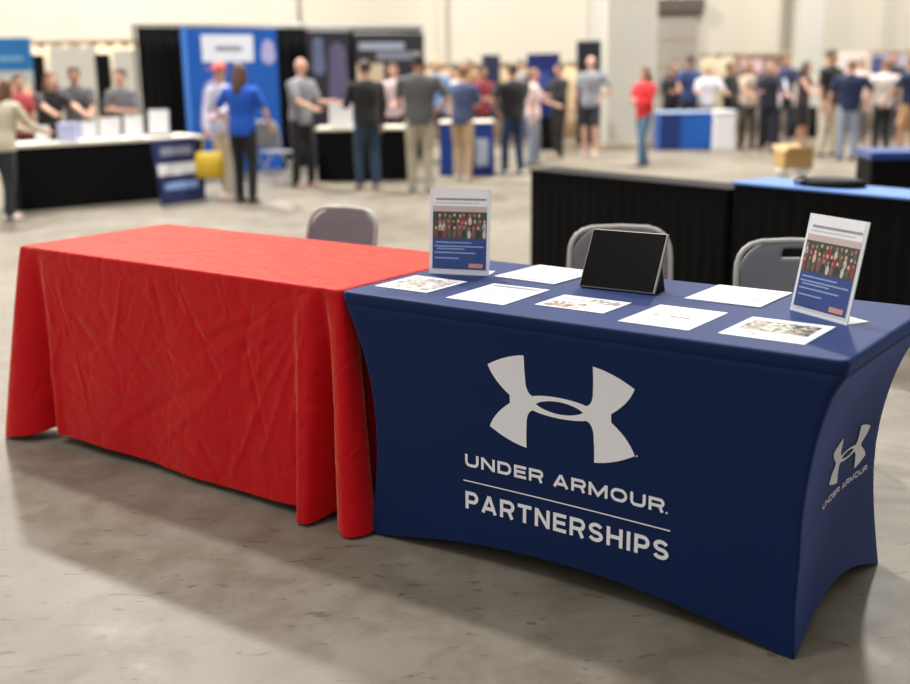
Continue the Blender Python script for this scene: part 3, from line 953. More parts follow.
banner('roll_up_banner', 'dark banner with a dim violet figure, behind the man in the grey tee', 303, 345, .05, 2.18, mat('banner_dark', (30, 31, 42), .5),
       [('violet_figure', .45, .95, .9, 1.95, mat('violet_print', (84, 80, 112), .5, vary=.3, scale=8)), ('blue_figure', .1, .4, 1.5, 2.1, mat('slate_print', (86, 98, 128), .5, vary=.3, scale=9))])
banner('roll_up_banner', 'dark banner with pale grey streaks across its top, behind the man in the black jacket', 350, 419, .05, 2.14, mat('banner_black', (34, 36, 40), .5),
       [('pale_streak', .06, .7, 1.88, 2.0, mat('pale_streak', (150, 156, 176), .5)), ('pale_streak', .3, .95, 1.72, 1.85, mat('streak_two', (120, 124, 140), .5)),
        ('cream_panel', .02, .4, 1.1, 1.66, mat('cream_print', (196, 176, 150), .5, vary=.25, scale=7))])
ct, _ = skirt_table('skirted_table', 'black table with a cream top between the two men who are talking', Vector((at(318, 180, 16.7).x, 16.7, 0)), Vector((at(408, 180, 16.7).x, 16.7, 0)), .55, .77, M_black, M_cream, None, .04)
p = at(341, 120, 16.95)
bx = thing('box', 'white box on the black table between the two men who are talking', 'box', (p.x, p.y, .7706), .1)
box('body', -.17, .17, -.1, .1, 0, .3, M_white, bx, .006)
box('lid', -.175, .175, -.105, .105, .3, .33, M_white, bx, .004)
make_chair('folding_chair', 'pale framed chair between the blue banner and the black table', (at(279, 170, 16.6).x, 16.6, 0), 2.6, None, False)

# ------------------------------------------------------------ free standing panels and counters farther back
def panel(name, label, px0, px1, ytop, ybot, Y, m, items=(), cat='banner', th=.05, legs=True):
    a = at(px0, ytop, Y); c = at(px1, ytop, Y); b = at(px0, ybot, Y)
    w = c.x-a.x; z1 = a.z; z0 = max(b.z, .04)
    o = thing(name, label, cat, ((a.x+c.x)/2, Y, 0), 0)
    s = box('board', -w/2, w/2, 0, th, z0, z1, m, o, .004)
    for sx in (-1, 1):
        tube('post', [(sx*(w/2-.03), th+.02, .02), (sx*(w/2-.03), th+.02, z1-.02)], .016, M_steel, o)
        box('foot', sx*(w/2-.03)-.02, sx*(w/2-.03)+.02, th-.16, th+.2, 0, .02, M_steel, o)
    for nm, x0, x1, y0, y1, mm in items:
        box(nm, -w/2+w*x0, -w/2+w*x1, -.006, .001, z0+(z1-z0)*y0, z0+(z1-z0)*y1, mm, s)
    return o
M_cyan = mat('ocean_print', (36, 120, 190), .5, vary=.35, scale=3)
panel('display_board', 'bright blue and white board at the left edge above the booth people', -8, 29, 38, 84, 18.5, M_cyan,
      [('pale_lower', 0, 1, 0, .28, mat('seafoam_print', (190, 200, 196), .5, vary=.2)), ('pale_streak', .1, .8, .5, .6, mat('sea_streak', (120, 176, 214), .5))])
panel('display_board', 'white display board left of centre in the left booth', 48, 95, 47, 120, 20, mat('offwhite_board', (224, 220, 210), .6))
panel('display_board', 'white display board right beside the tall black backdrop', 112, 138, 50, 120, 20.3, mat('offwhite_board', (224, 220, 210), .6))
panel('display_board', 'narrow black panel between the two white boards', 94, 109, 54, 122, 19.4, M_blackp)
panel('display_board', 'small black panel beside the bright blue and white board', 31, 43, 55, 110, 21, M_blackp)
panel('display_board', 'royal blue board behind the person in black, left of the dark navy board', 527, 560, 54, 140, 22.6, mat('royal_board', (24, 42, 116), .5, vary=.1),
      [('pale_mark', .3, .7, .6, .8, mat('royal_mark', (60, 84, 160), .5))])
panel('display_board', 'tall dark navy board behind the man in the grey polo', 577, 608, 41, 150, 22.9, mat('dark_navy_board', (22, 26, 44), .5))
panel('display_board', 'small navy board between the maroon and black shirted people', 482, 500, 55, 120, 23.2, mat('slate_navy_board', (44, 50, 84), .5))
panel('display_board', 'brown and pink poster board in the right-hand crowd', 736, 790, 56, 110, 24.2, mat('brown_board', (128, 104, 96), .6, vary=.2),
      [('pink_mark', .05, .5, .7, .93, mat('pink_print', (214, 180, 182), .6)), ('dark_strip', .0, .04, 0, 1, M_trim)])
panel('display_board', 'white and pink poster board right of the slim column', 838, 868, 52, 110, 24.0, mat('white_pink_board', (226, 214, 208), .6, vary=.05),
      [('pink_mark', .3, .7, .4, .8, mat('pink_print_two', (216, 176, 172), .6))])
panel('display_board', 'blue and lilac poster board near the right edge', 872, 908, 54, 110, 24.3, mat('lilac_board', (178, 172, 190), .6, vary=.15),
      [('blue_mark', .0, .35, .65, .95, mat('board_blue', (70, 82, 128), .6)), ('tan_mark', .3, .9, .3, .55, mat('board_tan', (176, 140, 100), .6))])
# wide beige partition drapes
def partition(label, px0, px1, z1, Y, m):
    a = at(px0, 60, Y); c = at(px1, 60, Y); L = c.x-a.x
    o = thing('partition_drape', label, 'drape', (a.x, Y, 0))
    bm = bmesh.new(); nn = int(L/.05); rows = []
    for j in range(4):
        rows.append([bm.verts.new((L*i/nn, .012*sin(i*.9+.5*sin(i*.21)), z1-.02-(z1-.04)*j/3)) for i in range(nn+1)])
    for j in range(3):
        for i in range(nn): bm.faces.new((rows[j][i], rows[j][i+1], rows[j+1][i+1], rows[j+1][i]))
    dr = from_bm('drape', bm, m, o, True)
    so = dr.modifiers.new('s', 'SOLIDIFY'); so.thickness = .004
    tube('crossbar', [(0, 0, z1), (L, 0, z1)], .03, M_trim, o)
    for k in range(int(L/2.4)+2):
        x = min(L, k*2.4)
        tube('post', [(x, .06, .02), (x, .06, z1)], .02, M_steel, o)
M_drbeige = mat('beige_drape', (184, 168, 142), .85, sheen=.2)
M_drtan = mat('tan_drape', (196, 170, 136), .85, sheen=.2)
partition('long beige drape along the wall behind the left booth', -30, 138, 2.22, 24.5, M_drbeige)
partition('tan drape behind the crowd left of the thick column', 421, 600, 1.62, 25.0, M_drtan)
partition('long beige drape behind the right-hand crowd', 700, 960, 1.74, 26.0, M_drbeige)

# blue booth table with white emblem, centre
def cloth_table(label, px0, px1, ytop, ybot, m, depth=.6, items=(), top=None):
    p0, p1 = G(px0, ybot), G(px1, ybot)
    p1.y = p0.y; h = at(px0, ytop, p0.y).z
    L = p1.x-p0.x
    o = thing('cloth_table', label, 'table', (p0.x, p0.y, 0))
    bm = bmesh.new(); b_box(bm, 0, L, 0, depth, .01, h-.012, .012)
    for v in bm.verts:
        if v.co.z < .2: v.co.x += .02*(1 if v.co.x > L/2 else -1)
    c = from_bm('cloth', bm, m, o)
    box('table_topper', -.01, L+.01, -.01, depth+.01, h-.012, h+.012, top or m, o, .005)
    for nm, x0, x1, z0, z1, mm in items:
        box(nm, L*x0, L*x1, -.006, .004, z0*h, z1*h, mm, c)
    return o
M_pale = mat('pale_logo_print', (176, 184, 206), .6, vary=.12)
cloth_table('royal blue cloth table with pale round prints behind the person in tan trousers', 441, 494, 123, 176, mat('royal_cloth', (8, 56, 138), .7, sheen=.2), .6,
            [('pale_print', .24, .42, .04, .5, M_pale), ('pale_print', .66, .9, .18, .7, M_pale)], M_cream)
cloth_table('bright blue cloth table right of the thick column', 659, 712, 113, 151, mat('azure_cloth', (0, 84, 172), .7, sheen=.1), .6,
            [('dark_panel', .0, .42, .02, .97, mat('deep_blue_cloth', (3, 38, 104), .7))], mat('topper_ice', (170, 190, 226), .6))
cloth_table('white cloth table standing against the bright blue one', 714.5, 735, 112, 151, M_white, .6)
cloth_table('low black cloth table behind the person all in black by the royal blue board', 536, 562, 118, 151, M_black, .5)
cloth_table('black cloth counter behind the right-hand crowd', 792, 818, 108, 138, M_black, .5)

# ------------------------------------------------------------ people
def bodymat(name, rgb): return mat(name, rgb, .6, vary=.05)
SK = {'light': (214, 168, 146), 'tan': (186, 138, 112), 'brown': (120, 82, 62)}
def person(label, pos, face, h, top, sleeve='short', bottom=(30, 30, 36), legwear='long', hair=(40, 28, 22), hairdo='short',
           skin='light', armL=None, armR=None, lean=0, step=.04, slim=1.0, shoes=(40, 38, 38), cap=None, cull=None, jacket=False):
    """face: heading in radians, 0 looks towards the camera; arms: ((out,forward,up) upper, (out,forward,up) fore)"""
    s = h/1.75; slim *= 1.10
    o = thing('person', label, 'person', (pos[0], pos[1], 0), face)
    hang = ((.14, .03, -1), (.05, .18, -1))
    arms = {1: armL or hang, -1: armR or hang}
    tl = math.tan(lean)
    def P(x, y, z):
        if z > .93: y = y-(z-.93)*tl; z = .93+(z-.93)*cos(lean)
        return Vector((x, y, z))*s
    def rr_(r): return r*s
    # joints
    J = {}
    for sd in (1, -1):
        S = P(sd*.175*slim, .0, 1.405)
        u = Vector((sd*arms[sd][0][0], -arms[sd][0][1], arms[sd][0][2])).normalized()
        f = Vector((sd*arms[sd][1][0], -arms[sd][1][1], arms[sd][1][2])).normalized()
        E = S+u*.285*s; Wr = E+f*.25*s
        J[sd] = (S, E, Wr, f)
        hipj = P(sd*.088, 0, .90)
        fy = -step*sd
        A_ = Vector((sd*(.10+abs(step)*.1), fy, .085))*s
        K = (hipj+A_)/2+Vector((sd*.008, -.025-abs(step)*.15, .02))*s
        J[sd, 'leg'] = (hipj, K, A_)
    tors = [(.84, .115, .085), (.90, .152, .105), (.96, .158, .108), (1.04, .138*slim, .097), (1.12, .132*slim, .092), (1.24, .150*slim, .104), (1.34, .165*slim, .106), (1.40, .160*slim, .092), (1.445, .12*slim, .075), (1.48, .065, .058)]
    sm = mat('skin_'+skin, SK[skin], .55, vary=.04)
    HC = P(0, -.018, 1.625)
    bm = bmesh.new()
    b_loft(bm, [(P(0, 0, z), rr_(rx*.95), rr_(ry*.95)) for z, rx, ry in tors])
    b_tube(bm, [P(0, .005, 1.44), P(0, -.005, 1.54)], [rr_(.058), rr_(.052)], 14)
    b_ball(bm, HC+Vector((0, .008, .01))*s, (rr_(.074), rr_(.092), rr_(.105)), 18)
    b_ball(bm, HC+Vector((0, -.022, -.055))*s, (rr_(.052), rr_(.062), rr_(.058)), 14)
    b_tube(bm, [HC+Vector((0, -.085, .012))*s, HC+Vector((0, -.104, -.022))*s], [rr_(.009), rr_(.015)], 8)
    for sd in (1, -1):
        S, E, Wr, f = J[sd]
        b_tube(bm, [S+Vector((-sd*.05, 0, .0))*s, S, (S+E)/2, E, (E*2+Wr)/3, Wr], [rr_(.05), rr_(.054), rr_(.046), rr_(.037), rr_(.038), rr_(.026)], 12)
        b_tube(bm, [Wr, Wr+f*.045*s, Wr+f*.085*s], [rr_(.026), rr_(.036), rr_(.034)], 10)
        hp, K, A_ = J[sd, 'leg']
        b_tube(bm, [hp, (hp+K)/2, K, K*.62+A_*.38, A_, A_-Vector((0, 0, .03))*s], [rr_(v) for v in (.088, .075, .054, .055, .038, .036)], 14)
        b_tube(bm, [A_+Vector((0, .035, -.04))*s, A_+Vector((0, -.15, -.055))*s], [rr_(.034), rr_(.028)], 10)
    me = fused(bm, .0155*s, 2)
    bm = bmesh.new(); bm.from_mesh(me); bpy.data.meshes.remove(me)
    nface = len(bm.faces)
    # fingers, rooted in the palm
    for sd in (1, -1):
        S, E, Wr, f = J[sd]
        side = f.cross(Vector((0, 1, 0)) if abs(f.y) < .8 else Vector((0, 0, 1))).normalized()
        nrm = side.cross(f).normalized()
        for k, ln in enumerate((.068, .078, .073, .057)):
            r0 = Wr+f*.075*s+side*(k-1.5)*.019*s
            a1 = r0+f*ln*.55*s+nrm*.006*s; a2 = r0+f*ln*.95*s+nrm*.024*s
            b_tube(bm, [r0, a1, a2], [rr_(.0088), rr_(.008), rr_(.0066)], 6)
        r0 = Wr+f*.025*s-side*.022*s
        b_tube(bm, [r0, r0+f*.035*s-side*.028*s, r0+f*.066*s-side*.03*s+nrm*.014*s], [rr_(.012), rr_(.0105), rr_(.008)], 6)
    for sd in (1, -1):
        b_ball(bm, HC+Vector((sd*.076, .012, -.012))*s, (rr_(.010), rr_(.018), rr_(.03)), 8)
    nskin = len(bm.faces)
    for sd in (1, -1): b_ball(bm, HC+Vector((sd*.03, -.079, .012))*s, (rr_(.012), rr_(.008), rr_(.007)), 8)
    b_ball(bm, HC+Vector((0, -.084, -.058))*s, (rr_(.022), rr_(.008), rr_(.006)), 8)
    for i, fc in enumerate(bm.faces):
        if i >= nskin: fc.material_index = 1
    bmesh.ops.recalc_face_normals(bm, faces=bm.faces)
    me = bpy.data.meshes.new('body'); bm.to_mesh(me); bm.free()
    for p in me.polygons: p.use_smooth = True
    me.materials.append(sm); me.materials.append(mat('eyes_and_lips', (92, 52, 48), .5))
    link('body', me, None, o)
    # shirt
    tm = mat('shirt_%d_%d_%d' % top, top, .8, sheen=.15, vary=.08, scale=12, bump=.3, bscale=14)
    bm = bmesh.new()
    inf = .026 if not jacket else .036
    b_loft(bm, [(P(0, 0, z), rr_(rx+inf), rr_(ry+inf)) for z, rx, ry in [(.855, .152, .106)]+tors[1:-1]]+[(P(0, .004, 1.487), rr_(.07), rr_(.064))])
    for sd in (1, -1):
        S, E, Wr, f = J[sd]
        r = [.060, .064, .058, .052]
        if sleeve == 'short': b_tube(bm, [S+Vector((-sd*.06, 0, 0))*s, S, S*.3+E*.7], [rr_(.06), rr_(.068), rr_(.060)], 14)
        elif sleeve == 'long': b_tube(bm, [S+Vector((-sd*.06, 0, 0))*s, S, (S+E)/2, E, Wr], [rr_(v) for v in (.06, .069, .060, .051, .038)], 14)
        else: b_tube(bm, [S+Vector((-sd*.06, 0, 0))*s, S+Vector((-sd*.01, 0, .01))*s], [rr_(.06), rr_(.060)], 12)
    me = fused(bm, .015*s, 2); link('shirt', me, tm, o, True)
    # trousers / shorts / skirt
    bmn = {'long': 'trousers', 'shorts': 'shorts', 'skirt': 'skirt'}[legwear]
    lm = mat('%s_%d_%d_%d' % ((bmn,)+bottom), bottom, .8, sheen=.1, vary=.08, scale=10, bump=.25, bscale=12)
    bm = bmesh.new()
    if legwear == 'skirt':
        b_loft(bm, [(P(0, 0, .99), rr_(.15), rr_(.11)), (P(0, 0, .9), rr_(.178), rr_(.13)), (P(0, 0, .7), rr_(.20), rr_(.16)), (P(0, 0, .5), rr_(.21), rr_(.17))], 24)
    else:
        b_loft(bm, [(P(0, 0, z), rr_(rx+.010), rr_(ry+.010)) for z, rx, ry in [(.82, .13, .09), (.90, .152, .106), (.96, .156, .108), (1.0, .148, .102)]])
        for sd in (1, -1):
            hp, K, A_ = J[sd, 'leg']
            if legwear == 'long': b_tube(bm, [hp, (hp+K)/2, K, (K+A_)/2, A_+Vector((0, 0, -.02))*s], [rr_(v) for v in (.098, .090, .072, .066, .058)], 14)
            else: b_tube(bm, [hp, (hp+K)/2, K+Vector((0, 0, .07))*s], [rr_(v) for v in (.098, .094, .084)], 14)
    me = fused(bm, .015*s, 2); link(bmn, me, lm, o, True)
    # shoes
    shm = mat('shoe_%d_%d_%d' % shoes, shoes, .6)
    for sd in (1, -1):
        hp, K, A_ = J[sd, 'leg']
        bm = bmesh.new()
        c = Vector((A_.x, A_.y, 0))
        rings_ = []
        for yy, w_, hh in ((.075, .026, .05), (.06, .036, .085), (.0, .040, .088), (-.06, .046, .062), (-.12, .050, .045), (-.165, .042, .034), (-.19, .022, .022)):
            vs = []
            for k in range(12):
                t = 2*PI*k/12
                vs.append(bm.verts.new(c+Vector((w_*cos(t)*s, yy*s, max(.002, (.5+.5*sin(t))*hh*s+.002)))))
            rings_.append(vs)
        for i in range(len(rings_)-1):
            for k in range(12): bm.faces.new((rings_[i][k], rings_[i][(k+1) % 12], rings_[i+1][(k+1) % 12], rings_[i+1][k]))
        bm.faces.new(rings_[0]); bm.faces.new(rings_[-1])
        from_bm('shoe', bm, shm, o, True)
    # hair
    if hairdo != 'bald':
        hm = mat('hair_%d_%d_%d' % hair, hair, .55, vary=.25, scale=40, bump=.4, bscale=80)
        bm = bmesh.new()
        v = b_ball(bm, (0, 0, 0), (.086, .104, .108), 22)
        for q in v:
            front = -q.co.y/.104; up = q.co.z/.108
            if front > -.05 and up < .42-.25*(1-front): 
                q.co *= .80
            elif up < -.45: q.co *= .84
        for q in v: q.co = HC+(q.co+Vector((0, .012, .018)))*s
        if hairdo == 'long':
            b_tube(bm, [HC+Vector((0, .05, .03))*s, HC+Vector((0, .085, -.08))*s, HC+Vector((0, .105, -.2))*s, HC+Vector((0, .11, -.28))*s], [rr_(v_) for v_ in (.06, .072, .066, .03)], 14)
            for sd in (1, -1):
                b_tube(bm, [HC+Vector((sd*.06, .02, .03))*s, HC+Vector((sd*.082, .035, -.06))*s, HC+Vector((sd*.07, .06, -.18))*s], [rr_(.03), rr_(.03), rr_(.02)], 10)
        elif hairdo == 'bun':
            b_ball(bm, HC+Vector((0, .10, .07))*s, rr_(.045), 12)
        from_bm('hair', bm, hm, o, True)
    if cap:
        bm = bmesh.new()
        v = b_ball(bm, (0, 0, 0), (.092, .11, .10), 20)
        for q in v:
            if q.co.z < .0: q.co.z = 0
        for q in v: q.co = HC+(q.co+Vector((0, .01, .045)))*s
        b_box(bm, -.06, .06, -.19, -.08, 0, .012, .004, Matrix.Translation(HC+Vector((0, 0, .045*s))) @ Matrix.Scale(s, 4))
        from_bm('cap', bm, mat('cap_%d_%d_%d' % cap, cap, .8), o, True)
    return o, J, s, P

FWD = ((.12, .35, -.9), (-.15, 1, .05))          # forearm held out in front
FWDD = ((.10, .55, -.8), (-.1, 1, -.35))         # reaching a little down
REACH = ((.1, .9, -.45), (-.05, 1, -.3))
CROSS = ((.15, .25, -.95), (-.75, .6, .1))
HIP = ((.55, -.1, -.85), (-.7, .35, -.75))
PHONE = ((.15, .4, -.9), (-.3, .9, .65))
def gp_(px, py): 
    g = G(px, py); return (g.x, g.y)
def pY(px, Y):
    g = at(px, 70, Y); return (g.x, Y)
def hgt(px, ytop, Y): return max(1.5, min(1.9, at(px, ytop, Y).z))
BACK = PI
# centre
w1, Jw, sw, Pw = person('woman with long brown hair in a royal blue top and black trousers, seen from behind', gp_(247, 203), BACK-.25, 1.70, (16, 82, 190), 'short', (20, 22, 30), 'long', (92, 62, 46), 'long', 'light', HIP, ((.35, .2, -.9), (-.1, .7, -.6)), 0, .05, .98)
c1, Jc, sc, Pc = person('person in a coral cap and pale top, half hidden by the woman in royal blue', gp_(231, 198), -.5, 1.70, (204, 204, 222), 'long', (206, 196, 186), 'long', (110, 80, 60), 'short', 'light', FWDD, ((.12, .3, -.95), (-.35, .45, -.85)), .1, .05, .9, (200, 190, 180), (222, 112, 100))
Rc = Matrix.Rotation(-.5, 3, 'Z')
hand = Rc @ (Jc[-1][2]+Jc[-1][3]*.085*sc) + Vector(c1.location)
hz = hand.z
yb = thing('tote_bag', 'bright yellow bag hanging from the hand of the person in the coral cap', 'bag', (hand.x, hand.y, 0), .1)
bm = bmesh.new()
b_loft(bm, [((0, 0, hz-.55), .17, .05), ((0, 0, hz-.53), .19, .06), ((0, 0, hz-.36), .18, .05), ((0, 0, hz-.22), .16, .02)])
from_bm('body', bm, mat('yellow_bag', (214, 180, 44), .6), yb, True)
tube('handle', [(-.08, 0, hz-.23), (-.06, 0, hz-.08), (.0, 0, hz-.01), (.06, 0, hz-.08), (.08, 0, hz-.23)], .01, mat('yellow_bag', (214, 180, 44), .6), yb)
person('bald man in a light grey tee and black trousers, reaching out to the right', gp_(304, 187), .95, 1.76, (140, 142, 150), 'short', (20, 20, 24), 'long', (60, 48, 40), 'bald', 'light', FWD, FWDD, .05, .05, 1.05, (150, 130, 120))
person('man in a black jacket and blue jeans seen from behind, facing the bald man', gp_(369, 190), BACK+.45, 1.72, (24, 25, 29), 'long', (36, 58, 84), 'long', (48, 36, 30), 'short', 'light', FWD, ((.2, .1, -.95), (0, .4, -.9)), 0, .04, 1.08, (160, 140, 130))
person('man in a dark grey shirt and khaki trousers seen from behind', gp_(421, 192), BACK+.1, 1.80, (86, 87, 90), 'short', (176, 166, 146), 'long', (44, 36, 32), 'short', 'tan', FWDD, HIP, 0, .03, 1.12, (150, 146, 140))
person('person in a pale pink top between the black jacket and the dark grey shirt', pY(394, 18.9), -.4, 1.66, (216, 190, 192), 'short', (60, 40, 40), 'long', (120, 80, 56), 'short', 'light', FWDD, FWDD, .05, .03)
person('person in a light blue shirt just behind the man in khaki trousers', pY(435, 19.6), .3, 1.74, (112, 146, 188), 'short', (60, 60, 70), 'long', (190, 170, 130), 'short', 'light')
person('person in a white and navy look with tan trousers at the royal blue table', gp_(463, 181), BACK-.5, 1.63, (64, 76, 112), 'short', (188, 160, 124), 'long', (120, 78, 54), 'short', 'light', FWDD, CROSS, .08, .04, 1.0, (190, 186, 180))
person('person in a maroon top behind the royal blue table', pY(481, 19.6), .6, 1.6, (132, 40, 56), 'short', (40, 40, 50), 'long', (60, 40, 34), 'short', 'tan', FWD, CROSS, .05)
person('person in a white tee behind the left end of the royal blue table', pY(453, 20.6), -.2, 1.6, (222, 222, 226), 'short', (50, 54, 80), 'long', (54, 44, 40), 'short', 'light', FWDD, FWD, .1)
person('man in a black tee and dark blue jeans with white shoes, seen from behind', gp_(513, 175), BACK+.6, 1.64, (20, 20, 22), 'short', (24, 44, 84), 'long', (44, 34, 28), 'short', 'tan', HIP, FWD, 0, .07, 1.4, (216, 214, 208))
person('person in a pale pink shirt and pale jeans in front of the royal blue board', gp_(533, 166), 1.3, 1.55, (224, 198, 196), 'short', (140, 150, 168), 'long', (150, 110, 80), 'short', 'light', FWDD, ((.1, 0, -1), (0, .1, -1)), 0, .04, .85)
person('person all in black in front of the royal blue board', gp_(559, 157), -1.0, 1.62, (24, 22, 26), 'long', (22, 20, 24), 'long', (60, 44, 38), 'short', 'light', FWD, FWDD, 0, .05)
person('man in a light grey polo and dark shorts near the thick column', gp_(590, 155), -.3, 1.74, (146, 148, 156), 'short', (34, 38, 50), 'shorts', (110, 90, 72), 'bald', 'light', HIP, ((.2, .1, -1), (.1, .3, -.9)), 0, .05, 1.05, (190, 180, 170))
person('woman in a bright red top and jeans in front of the thick column', gp_(643, 166), -1.1, 1.55, (206, 36, 42), 'long', (78, 110, 138), 'long', (104, 64, 40), 'long', 'light', CROSS, CROSS, 0, .14, 1.25, (60, 60, 64))
# behind the bright blue table
person('person in a dark cap behind the bright blue table', pY(690, 23.3), -.2, 1.70, (40, 60, 110), 'short', (40, 40, 46), 'long', (30, 24, 24), 'short', 'tan', FWDD, FWDD, .05, cap=(30, 28, 30))
person('blond person in a white tee behind the bright blue table', pY(707, 22.3), .3, 1.55, (222, 222, 230), 'short', (150, 120, 80), 'long', (196, 160, 104), 'short', 'light', ((.45, .4, -.8), (-.3, 1, -.2)), ((.45, .4, -.8), (-.3, 1, -.2)), .12, 0, 1.15)
person('person in black behind the white cloth table', pY(730, 22.6), .9, 1.58, (22, 26, 26), 'long', (30, 30, 34), 'long', (34, 26, 24), 'short', 'tan', FWD, FWD)
person('seated-height person in dark clothes left of the dark cap', pY(671, 24.2), 0, 1.5, (40, 38, 44), 'long', (30, 30, 34), 'long', (40, 30, 28), 'short', 'tan', CROSS, CROSS, .1)
# right-hand crowd
person('person in a beige top left of the dark jacket', gp_(746, 149), .4, 1.6, (178, 160, 142), 'short', (60, 60, 58), 'long', (110, 84, 66), 'long', 'tan', FWD, FWDD)
person('person in a dark jacket over a white shirt, leaning to the right', gp_(766, 152), -.2, 1.62, (40, 42, 60), 'long', (26, 28, 44), 'long', (130, 92, 76), 'short', 'light', FWDD, FWD, .08, .06)
person('person in a navy top behind the dark jacket', pY(786, 23.4), 0, 1.72, (44, 48, 84), 'short', (30, 30, 40), 'long', (40, 34, 36), 'short', 'tan', FWD, FWD)
person('person in white between the dark jacket and the dark haired woman', pY(775, 22.0), .1, 1.52, (214, 218, 230), 'short', (40, 42, 60), 'long', (120, 90, 76), 'short', 'light', FWDD, FWDD)
person('dark haired woman with bare arms in a black skirt', gp_(800, 150), 1.0, 1.58, (60, 46, 44), 'none', (26, 26, 30), 'skirt', (44, 32, 28), 'long', 'light', REACH, FWDD, .05, .04, .95)
person('tall person in black with cream trousers beside the slim column', gp_(826, 156), .6, 1.78, (34, 32, 32), 'short', (206, 194, 176), 'long', (50, 40, 34), 'short', 'tan', FWDD, ((.15, 0, -1), (0, .2, -1)), 0, .05, 1.0)
person('man in a navy tee and pale blue jeans seen from behind', gp_(846, 160), BACK-.2, 1.62, (24, 38, 76), 'short', (140, 152, 174), 'long', (130, 100, 72), 'short', 'light', ((.35, .1, -.95), (0, .3, -.9)), HIP, 0, .03, 1.2)
person('person in a white tee and black trousers seen from behind', gp_(880, 152), BACK+.15, 1.60, (226, 214, 212), 'short', (24, 24, 30), 'long', (120, 84, 60), 'short', 'light', ((.3, .05, -.95), (.05, .1, -1)), ((.3, .1, -.95), (.1, .2, -.9)), 0, .03, 1.25)
person('person in a dark blue tee cut by the right edge', gp_(906, 158), BACK+.6, 1.66, (34, 50, 84), 'short', (190, 150, 110), 'shorts', (96, 60, 44), 'short', 'tan', ((.3, .4, -.8), (0, .6, -.7)), HIP, 0, .08, 1.15)
# distant fillers seen between the others
person('person in a grey top far back left of the man in black and white shoes', pY(520, 24.2), .2, 1.7, (196, 190, 186), 'short', (90, 90, 100), 'long', (90, 66, 50), 'short', 'light')
person('person in a tan top far back right of the light blue shirt', pY(468, 23.6), -.3, 1.72, (170, 128, 96), 'short', (90, 70, 60), 'long', (110, 66, 44), 'short', 'light')
person('person in a cream top far back between the column and the navy top', pY(862, 23.0), .3, 1.62, (214, 200, 190), 'short', (80, 80, 90), 'long', (140, 100, 70), 'short', 'light')
person('person in a brown top far back by the brown poster board', pY(738, 23.6), .3, 1.72, (110, 88, 80), 'short', (60, 60, 70), 'long', (60, 44, 40), 'short', 'tan')
person('person in a dark coat far back between the blond one and the thick column', pY(676, 25.2), -.2, 1.62, (34, 34, 42), 'long', (30, 30, 34), 'long', (50, 40, 34), 'short', 'light')
person('person in a charcoal top in front of the lilac poster board', pY(893, 23.0), -.2, 1.74, (56, 54, 60), 'short', (60, 60, 70), 'long', (90, 60, 44), 'short', 'light')
# left booth
person('person in a cream jacket reaching over the table at the left edge', (-5.05, 13.0), BACK-.6, 1.58, (206, 198, 176), 'long', (40, 42, 50), 'long', (110, 74, 50), 'long', 'light', FWDD, FWDD, .2, .10, 1.0, (214, 206, 196), jacket=True)
person('person in a pink top behind the cream jacket', (-5.85, 15.8), .6, 1.62, (196, 84, 92), 'short', (40, 38, 44), 'long', (60, 40, 34), 'short', 'light', FWDD, FWDD, .15, .03, .95)
person('woman with brown hair in a black top leaning over the cream table top', (-5.2, 15.0), .75, 1.66, (30, 28, 32), 'short', (30, 30, 34), 'long', (126, 92, 66), 'long', 'light', REACH, REACH, .28, .03, .95)
person('dark haired person in a grey vest behind the woman in the black top', (-5.05, 15.75), .2, 1.70, (96, 94, 98), 'short', (40, 40, 46), 'long', (44, 30, 26), 'short', 'tan', FWDD, FWDD, .1, .03)
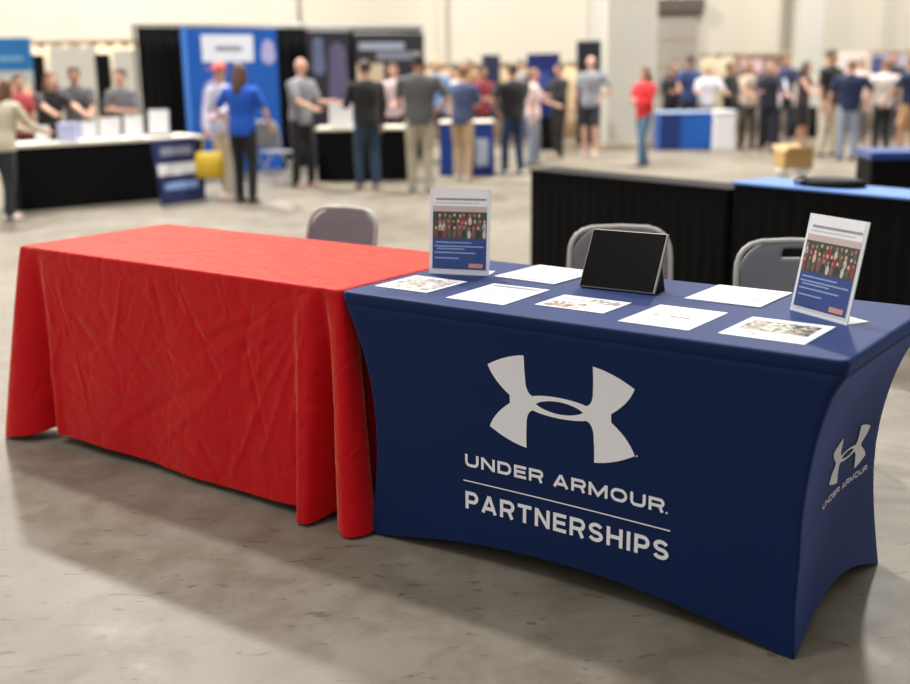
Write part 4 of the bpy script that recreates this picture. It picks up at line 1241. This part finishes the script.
person('dark haired man in a grey tee with folded arms behind the cream table top', pY(121, 16.0), -.35, 1.66, (118, 118, 124), 'short', (96, 100, 106), 'long', (36, 26, 24), 'short', 'light', CROSS, CROSS, .03, .03, 1.08)

# ------------------------------------------------------------ light
wd_ = bpy.data.worlds.new('hall_light'); scene.world = wd_; wd_.use_nodes = True
bg = wd_.node_tree.nodes['Background']
wn = wd_.node_tree
tcw = wn.nodes.new('ShaderNodeTexCoord'); sx = wn.nodes.new('ShaderNodeSeparateXYZ'); wr = wn.nodes.new('ShaderNodeValToRGB')
wn.links.new(tcw.outputs['Generated'], sx.inputs[0]); wn.links.new(sx.outputs['Z'], wr.inputs[0])
we = wr.color_ramp.elements
we[0].position = .0; we[0].color = (.30, .29, .275, 1)
we[1].position = .75; we[1].color = (.95, .93, .89, 1)
# the side of the hall to the right of the tables is less lit
dm = wn.nodes.new('ShaderNodeMapRange'); dm.inputs[1].default_value = .1; dm.inputs[2].default_value = .85
dm.inputs[3].default_value = 1; dm.inputs[4].default_value = .25
wn.links.new(sx.outputs['X'], dm.inputs[0])
ml = wn.nodes.new('ShaderNodeMix'); ml.data_type = 'RGBA'; ml.blend_type = 'MULTIPLY'; ml.inputs[0].default_value = 1
wn.links.new(wr.outputs[0], ml.inputs[6]); wn.links.new(dm.outputs[0], ml.inputs[7])
wn.links.new(ml.outputs[2], bg.inputs[0]); bg.inputs[1].default_value = .88
def lamp(x, y, z, e, size=1.2, col=(1, .97, .92)):
    l = bpy.data.lights.new('ceiling_lamp', 'AREA'); l.shape = 'DISK'; l.size = size; l.energy = e; l.color = col
    o = bpy.data.objects.new('ceiling_lamp', l); COL.objects.link(o); o.location = (x, y, z)
    o['category'] = 'lamp'; return o
lamp(-7.0, 21.9, 12.9, 3800, .9)
lamp(-2.4, 11.2, 12.9, 1350, .9)
lamp(7.3, 19.5, 12.9, 2700, .9)
lamp(-5.0, 1.0, 9.9, 250, 1.2)

scene.view_settings.view_transform = 'Standard'
scene.view_settings.look = 'None'
scene.view_settings.gamma = 1
scene.view_settings.use_curve_mapping = False
scene.view_settings.exposure = 0.13
